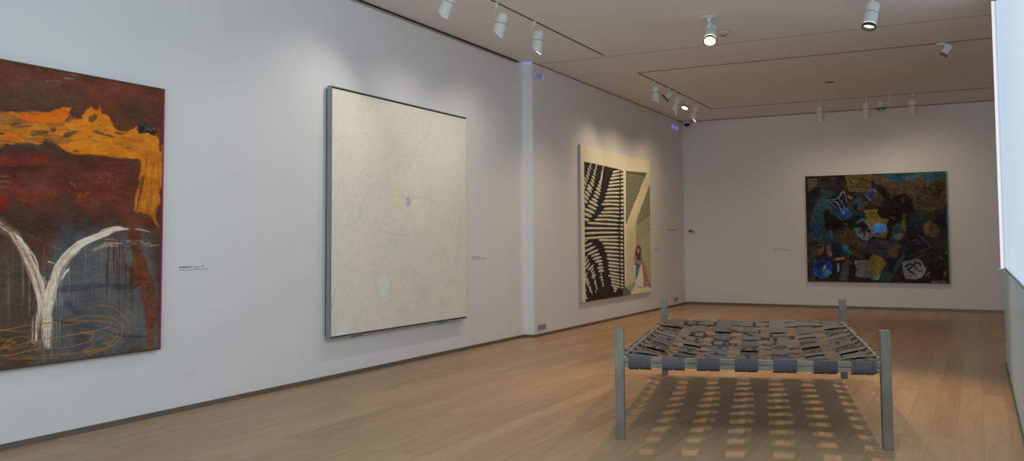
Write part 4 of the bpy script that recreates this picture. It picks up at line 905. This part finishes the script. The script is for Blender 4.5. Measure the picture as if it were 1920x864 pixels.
# ================================================================ woven bed
FL = np.array([-2.53, 6.62]); FR = np.array([-.632, 7.16]); BL = np.array([-3.255, 9.985]); BR = np.array([-1.365, 10.58])
bed = empty('woven_strap_bed', (float((FL+FR+BL+BR)[0]/4), float((FL+FR+BL+BR)[1]/4), 0), 'steel frame bed woven from grey printed straps standing on the oak floor', 'bed')
def bchild(name, bm, mt, smooth=False): return rel(obj(name, bm, mt, bed, smooth), bed)
PW = .072; ZT = .637; RH = .078
for (p, h, a) in ((FL, .865, .275), (FR, .875, .275), (BL, .875, .26), (BR, .88, .26)):
    bm = bx((-PW/2, -PW/2, 0), (PW/2, PW/2, h))
    bmesh.ops.bevel(bm, geom=list(bm.edges), offset=.004, segments=2, affect='EDGES')
    bmesh.ops.transform(bm, matrix=Matrix.Translation((p[0], p[1], 0)) @ Matrix.Rotation(a, 4, 'Z'), verts=bm.verts)
    bchild('post', bm, M_steel)
def V3(p, z): return Vector((float(p[0]), float(p[1]), z))
def rail(p, q):
    d = (q-p)/np.linalg.norm(q-p); a = p+d*PW*.5; b = q-d*PW*.5
    for k in range(2):
        bm = bmesh.new(); z = ZT-.0195-.0395*k
        bar(bm, V3(a, z), V3(b, z), .039, .037); bevel(bm, .003, 1); bchild('rail_tube', bm, M_steel)
rail(FL, FR); rail(BL, BR); rail(FL, BL); rail(FR, BR)
# weld beads
for (p, q) in ((FL, FR), (FL, BL), (FR, FL), (FR, BR), (BL, BR), (BL, FL), (BR, BL), (BR, FR)):
    d = (q-p)/np.linalg.norm(q-p); n = np.array([-d[1], d[0]]); e = p+d*(PW*.5+.004)
    bm = bmesh.new()
    for k in range(6):
        c0 = e+n*(-.02+.008*k)
        bmesh.ops.create_uvsphere(bm, u_segments=8, v_segments=6, radius=.007, matrix=Matrix.Translation(V3(c0, ZT+.001)) @ Matrix.Diagonal((1.2, 1.2, .7, 1)))
    bchild('weld_bead', bm, M_weld, True)
SAG = .185
def surf(u, v):
    """point of the sagging net"""
    uu, vv = np.clip(u, 0, 1), np.clip(v, 0, 1)
    p = (FL*(1-uu)+FR*uu)*(1-vv)+(BL*(1-uu)+BR*uu)*vv
    z = ZT+.004-SAG*(np.sin(PI*uu)**.62)*(np.sin(PI*vv)**.9)
    return np.array([p[0], p[1], z])
NU = [.080, .212, .346, .491, .636, .784, .922]; UWID = .0875
NV = [(.5+i)/11*.985+.008 for i in range(11)]; VWID = .180/3.43
GLY = {'N': [((0, 0), (0, 1), (1, 0), (1, 1))], 'Z': [((0, 1), (1, 1), (0, 0), (1, 0))], 'A': [((0, 0), (.5, 1), (1, 0)), ((.2, .38), (.8, .38))], 'X': [((0, 0), (1, 1)), ((0, 1), (1, 0))],
       'Y': [((0, 1), (.5, .5), (1, 1)), ((.5, .5), (.5, 0))], 'R': [((0, 0), (0, 1), (.8, 1), (1, .8), (.8, .5), (0, .5)), ((.45, .5), (1, 0))], 'S': [((1, .85), (.7, 1), (.2, 1), (0, .78), (.2, .55), (.8, .45), (1, .22), (.8, 0), (.3, 0), (0, .15))],
       'O': [((.5, 0), (.1, .2), (0, .5), (.1, .8), (.5, 1), (.9, .8), (1, .5), (.9, .2), (.5, 0))], 'H': [((0, 0), (0, 1)), ((1, 0), (1, 1)), ((0, .5), (1, .5))], 'E': [((1, 0), (0, 0), (0, 1), (1, 1)), ((0, .5), (.8, .5))],
       'I': [((.5, 0), (.5, 1))], 'T': [((0, 1), (1, 1)), ((.5, 1), (.5, 0))], 'P': [((0, 0), (0, 1), (.8, 1), (1, .75), (.8, .48), (0, .48))], 'L': [((0, 1), (0, 0), (1, 0))]}
def seg_d(px, py, a, b):
    dx, dy = b[0]-a[0], b[1]-a[1]; L = dx*dx+dy*dy+1e-9
    t = np.clip(((px-a[0])*dx+(py-a[1])*dy)/L, 0, 1); return np.hypot(px-a[0]-t*dx, py-a[1]-t*dy)
def strap_paint(S, D, W, words, shade, rnd, tilt):
    """S along, D across (metres); words: list of (start, glyph, size along, size across, offset)"""
    ink = np.zeros(S.shape)
    for (s0, g, la, ac, off, flip) in words:
        for path in GLY[g]:
            for a, b in zip(path, path[1:]):
                A = (s0+a[1]*la, off+(a[0]-.5)*ac) if flip else (s0+a[0]*la, off+(a[1]-.5)*ac)
                B = (s0+b[1]*la, off+(b[0]-.5)*ac) if flip else (s0+b[0]*la, off+(b[1]-.5)*ac)
                d = seg_d(S, D+tilt*(S-s0), A, B); ink = np.maximum(ink, (d < .021).astype(float))
    return ink
def strap(path_pts, side_pts, words, shade, seed, name='strap'):
    """path_pts: (n,3) centre line, side_pts: (n,3) half-width vectors"""
    rnd = np.random.RandomState(seed)
    P = np.array(path_pts); Sd = np.array(side_pts); n = len(P)
    L = np.concatenate([[0], np.cumsum(np.linalg.norm(P[1:]-P[:-1], axis=1))]); hw = np.linalg.norm(Sd, axis=1).mean()
    k = 18; ts = np.linspace(-1, 1, k)
    co = P[:, None, :]+Sd[:, None, :]*ts[None, :, None]
    cup = rnd.uniform(-.006, .006)
    co[:, :, 2] += cup*(ts**2)[None, :]*np.interp(L, [0, .3, L[-1]-.3, L[-1]], [0, 1, 1, 0])[:, None]
    S = np.repeat(L[:, None], k, 1); D = np.repeat((ts*hw)[None, :], n, 0)
    ink = strap_paint(S, D, hw, words, shade, rnd, 0)
    g = 1+.10*np.sin(L*3+seed)[:, None]+rnd.randn(n, k)*.02
    base = np.array(shade)[None, None, :]*g[..., None]
    col = base*(1-ink[..., None])+np.array([.014, .013, .0128])*ink[..., None]
    me = bpy.data.meshes.new(name); idx = np.arange(n*k).reshape(n, k)
    q = np.stack([idx[:-1, :-1], idx[:-1, 1:], idx[1:, 1:], idx[1:, :-1]], -1).reshape(-1); nf = (n-1)*(k-1)
    me.vertices.add(n*k); me.vertices.foreach_set('co', co.reshape(-1).astype(np.float32))
    me.loops.add(nf*4); me.loops.foreach_set('vertex_index', q.astype(np.int32)); me.polygons.add(nf)
    me.polygons.foreach_set('loop_start', (np.arange(nf)*4).astype(np.int32)); me.update(calc_edges=True)
    at = me.color_attributes.new('paint', 'FLOAT_COLOR', 'POINT'); c4 = np.ones((n*k, 4), np.float32); c4[:, :3] = np.clip(col, 0, 1).reshape(-1, 3); at.data.foreach_set('color', c4.ravel())
    me.materials.append(M_strap)
    o = link(name, me, bed); rel(o, bed); return o
M_strap = vcol_mat('strap_fabric', .72, .25, 55, .07, spec=.16)
LETTERS = list('NZAXYRSOHEITPL')
def words_for(seed, total, wid, dense=.8):
    r = random.Random(seed); out = []; s = .30
    while s < total-.2:
        la = r.uniform(.10, .16)
        if r.random() < dense: out.append((s, r.choice(LETTERS), la, wid*r.uniform(.9, 1.4), r.uniform(-.5, .5)*wid*.5, r.random() < .6))
        s += la+r.uniform(.05, .09)
    return out
GREY = (.088, .088, .092)
def wave(t, centers, par): # +-1 over / under
    d = [abs(t-c_) for c_ in centers]; i = int(np.argmin(d))
    step = centers[1]-centers[0]; x = (t-centers[0])/step
    return math.cos(PI*x)*(1 if par else -1)
out_f = (FR-FL)/np.linalg.norm(FR-FL); nf_ = np.array([out_f[1], -out_f[0]])    # outward from the front rail
ob = (BR-BL)/np.linalg.norm(BR-BL); nb_ = np.array([-ob[1], ob[0]])
for i, u in enumerate(NU):
    pts = []; sd = []
    fp = FL*(1-u)+FR*u; bp_ = BL*(1-u)+BR*u; th = .0235
    hwf = (FR-FL)*UWID/2; hwb = (BR-BL)*UWID/2
    for (o_, z) in ((-.10, ZT-.11-.0), (-.02, ZT-RH-.012), (.012, ZT-RH-.008), (th, ZT-RH-.002), (th, ZT-.04), (th, ZT-.004), (th*.6, ZT+.004)):
        q = fp+nf_*o_; pts.append((q[0], q[1], z)); sd.append((hwf[0], hwf[1], 0))
    n = 200
    for k in range(n+1):
        v = k/n; p = surf(u, v); e = .007*wave(v, NV, i % 2 == 0)*min(1, v*18, (1-v)*18)
        pts.append((p[0], p[1], p[2]+e)); w_ = hwf*(1-v)+hwb*v
        a = surf(min(u+.02, 1), v)-surf(max(u-.02, 0), v); a = a/np.linalg.norm(a)*np.linalg.norm(w_); sd.append(tuple(a))
    for (o_, z) in ((th*.6, ZT+.004), (th, ZT-.004), (th, ZT-RH), (0, ZT-RH-.006)):
        q = bp_+nb_*o_; pts.append((q[0], q[1], z)); sd.append((hwb[0], hwb[1], 0))
    sh = np.array(GREY)*(1.0+.12*math.sin(i*2.1)); sh = sh*np.array([1.0, .99, 1.02])
    strap(pts, sd, words_for(40+i, 3.3, .15, .85), sh, i, 'lengthwise_strap')
outl = (BL-FL)/np.linalg.norm(BL-FL); nl_ = np.array([-outl[1], outl[0]]); outr = (BR-FR)/np.linalg.norm(BR-FR); nr_ = np.array([outr[1], -outr[0]])
for j, v in enumerate(NV):
    pts = []; sd = []
    lp = FL*(1-v)+BL*v; rp = FR*(1-v)+BR*v; hwl = (BL-FL)*VWID*.62; hwr = (BR-FR)*VWID*.62
    for (o_, z) in ((-.02, ZT-RH-.010), (th*.9, ZT-RH-.002), (th, ZT-.004), (th*.6, ZT+.004)):
        q = lp+nl_*o_; pts.append((q[0], q[1], z)); sd.append((hwl[0], hwl[1], 0))
    n = 120
    for k in range(n+1):
        u = k/n; p = surf(u, v); e = -.007*wave(u, NU, j % 2 == 0)*min(1, u*14, (1-u)*14)
        x = np.interp(u, NU, range(7)); e = -.007*math.cos(PI*x)*(1 if j % 2 == 0 else -1)*min(1, u*14, (1-u)*14)
        pts.append((p[0], p[1], p[2]+e))
        a = surf(u, min(v+.012, 1))-surf(u, max(v-.012, 0)); a = a/np.linalg.norm(a)*.091; sd.append(tuple(a))
    for (o_, z) in ((th*.6, ZT+.004), (th, ZT-.004), (th*.9, ZT-RH-.002), (-.02, ZT-RH-.01)):
        q = rp+nr_*o_; pts.append((q[0], q[1], z)); sd.append((hwr[0], hwr[1], 0))
    sh = np.array(GREY)*(1.12+.12*math.cos(j*1.7))
    strap(pts, sd, words_for(90+j, 1.8, .15, .8), sh, 50+j, 'crosswise_strap')
for i, u in enumerate(NU):
    p = FL*(1-u)+FR*u+nf_*.012
    bm = bmesh.new(); lathe(bm, [(.0045, -.009), (.006, -.004), (.006, 0)], Matrix.Translation(V3(p, ZT-RH-.008)), 10); bchild('bolt', bm, M_weld, True)

# ================================================================ light
def spot(name, loc, target, power, size_deg, blend=.6, col=(1, .84, .66), rad=.03):
    l = bpy.data.lights.new(name, 'SPOT'); l.energy = power; l.spot_size = math.radians(size_deg); l.spot_blend = blend; l.color = col; l.shadow_soft_size = rad
    o = bpy.data.objects.new(name, l); COL.objects.link(o); o.location = loc
    d = Vector(target)-Vector(loc); o.rotation_euler = d.to_track_quat('-Z', 'Y').to_euler(); return o
WARM = (1, .74, .48); NEUT = (1, .90, .76)
def art(x, y, tx, ty, tz, p, a=75, col=WARM): spot('spot_lamp', (x, y, 4.08), (tx, ty, tz), p, a, 1, col, .04)
art(TX+.05, 4.6, XL1+.8, 4.3, 1.0, 10, 120, NEUT); art(TX+.05, 6.2, XL1+.8, 5.8, 1.0, 14, 120, NEUT)
art(TX-.02, 8.3, XL1, 7.5, 2.4, 46, 90, NEUT); art(TX+.02, 9.47, XL1, 9.4, 1.2, 50, 120, NEUT); art(TX+.02, 10.5, XL1, 11.4, 1.0, 52, 120, NEUT)
art(TX2+.02, 15.5, XL2, 15.2, 3.0, 16, 60)
for y, ty, tz, p in ((15.5, 14.9, 2.0, 34), (16.4, 16.0, 1.5, 45), (16.75, 16.5, 2.1, 45), (17.5, 17.8, 1.3, 45), (18.0, 19.0, 1.8, 45)): art(TX2+.02, y, XL2+.3, ty, tz-.6, p*.86, 125)
for x, tx, tz, p in ((-2.87, -3.4, 1.6, 30), (-1.95, -2.2, 1.8, 30), (-1.5, -1.5, 1.2, 20), (-1.08, -.9, 2.4, 36)): art(x, TY2+.04, tx, YB-.2, tz-.3, p*.74, 115)
spot('spot_lamp', (D1[0]+.03, D1[1]-.20, 4.05), (-2.1, 8.9, .2), 230, 84, .8, WARM, .018)
spot('spot_lamp', (D2[0]-.05, D2[1]-.1, 4.0), (-2.0, 9.4, .2), 230, 84, .8, WARM, .018)
# unseen warm spots added to fill the far floor and walls
spot('warm_fill_spot', (-4.9, 12.6, 4.2), (-4.9, 13.2, 0), 105, 120, 1, WARM, .12)
spot('warm_fill_spot', (-4.9, 17, 4.0), (-4.6, 17, 0), 62, 130, 1, WARM, .12)
spot('warm_fill_spot', (-1.9, 19.2, 4.0), (-1.9, 18.2, 0), 42, 130, 1, WARM, .12)
spot('warm_fill_spot', (-.5, 14.5, 4.2), (-.9, 13.6, 0), 48, 120, 1, WARM, .12)
# unseen area lamps added as cool fill, behind and above the camera
def area(name, loc, target, sx, sy, p, col):
    l = bpy.data.lights.new(name, 'AREA'); l.shape = 'RECTANGLE'; l.size = sx; l.size_y = sy; l.energy = p; l.color = col
    o = bpy.data.objects.new(name, l); COL.objects.link(o); o.location = loc
    d = Vector(target)-Vector(loc); o.rotation_euler = d.to_track_quat('-Z', 'Y').to_euler(); return o
area('cool_fill', (-.9, 3.6, 4.1), (-6.5, 10.5, .6), 3, 2, 80, (.76, .93, 1))
area('cool_fill', (-1.2, -3.6, 1.9), (-2.5, 8, 2.6), 7, 3.4, 215, (.76, .92, 1))
w = bpy.data.worlds.new('world'); SC.world = w; w.use_nodes = True
w.node_tree.nodes['Background'].inputs[0].default_value = (.66, .84, 1, 1); w.node_tree.nodes['Background'].inputs[1].default_value = .6
SC.view_settings.view_transform = 'Standard'; SC.view_settings.look = 'None'; SC.view_settings.exposure = 0; SC.view_settings.gamma = 1
try:
    SC.cycles.use_denoising = True; SC.cycles.denoiser = 'OPENIMAGEDENOISE'
    SC.cycles.max_bounces = 8; SC.cycles.diffuse_bounces = 5; SC.cycles.sample_clamp_indirect = 4
except Exception: pass
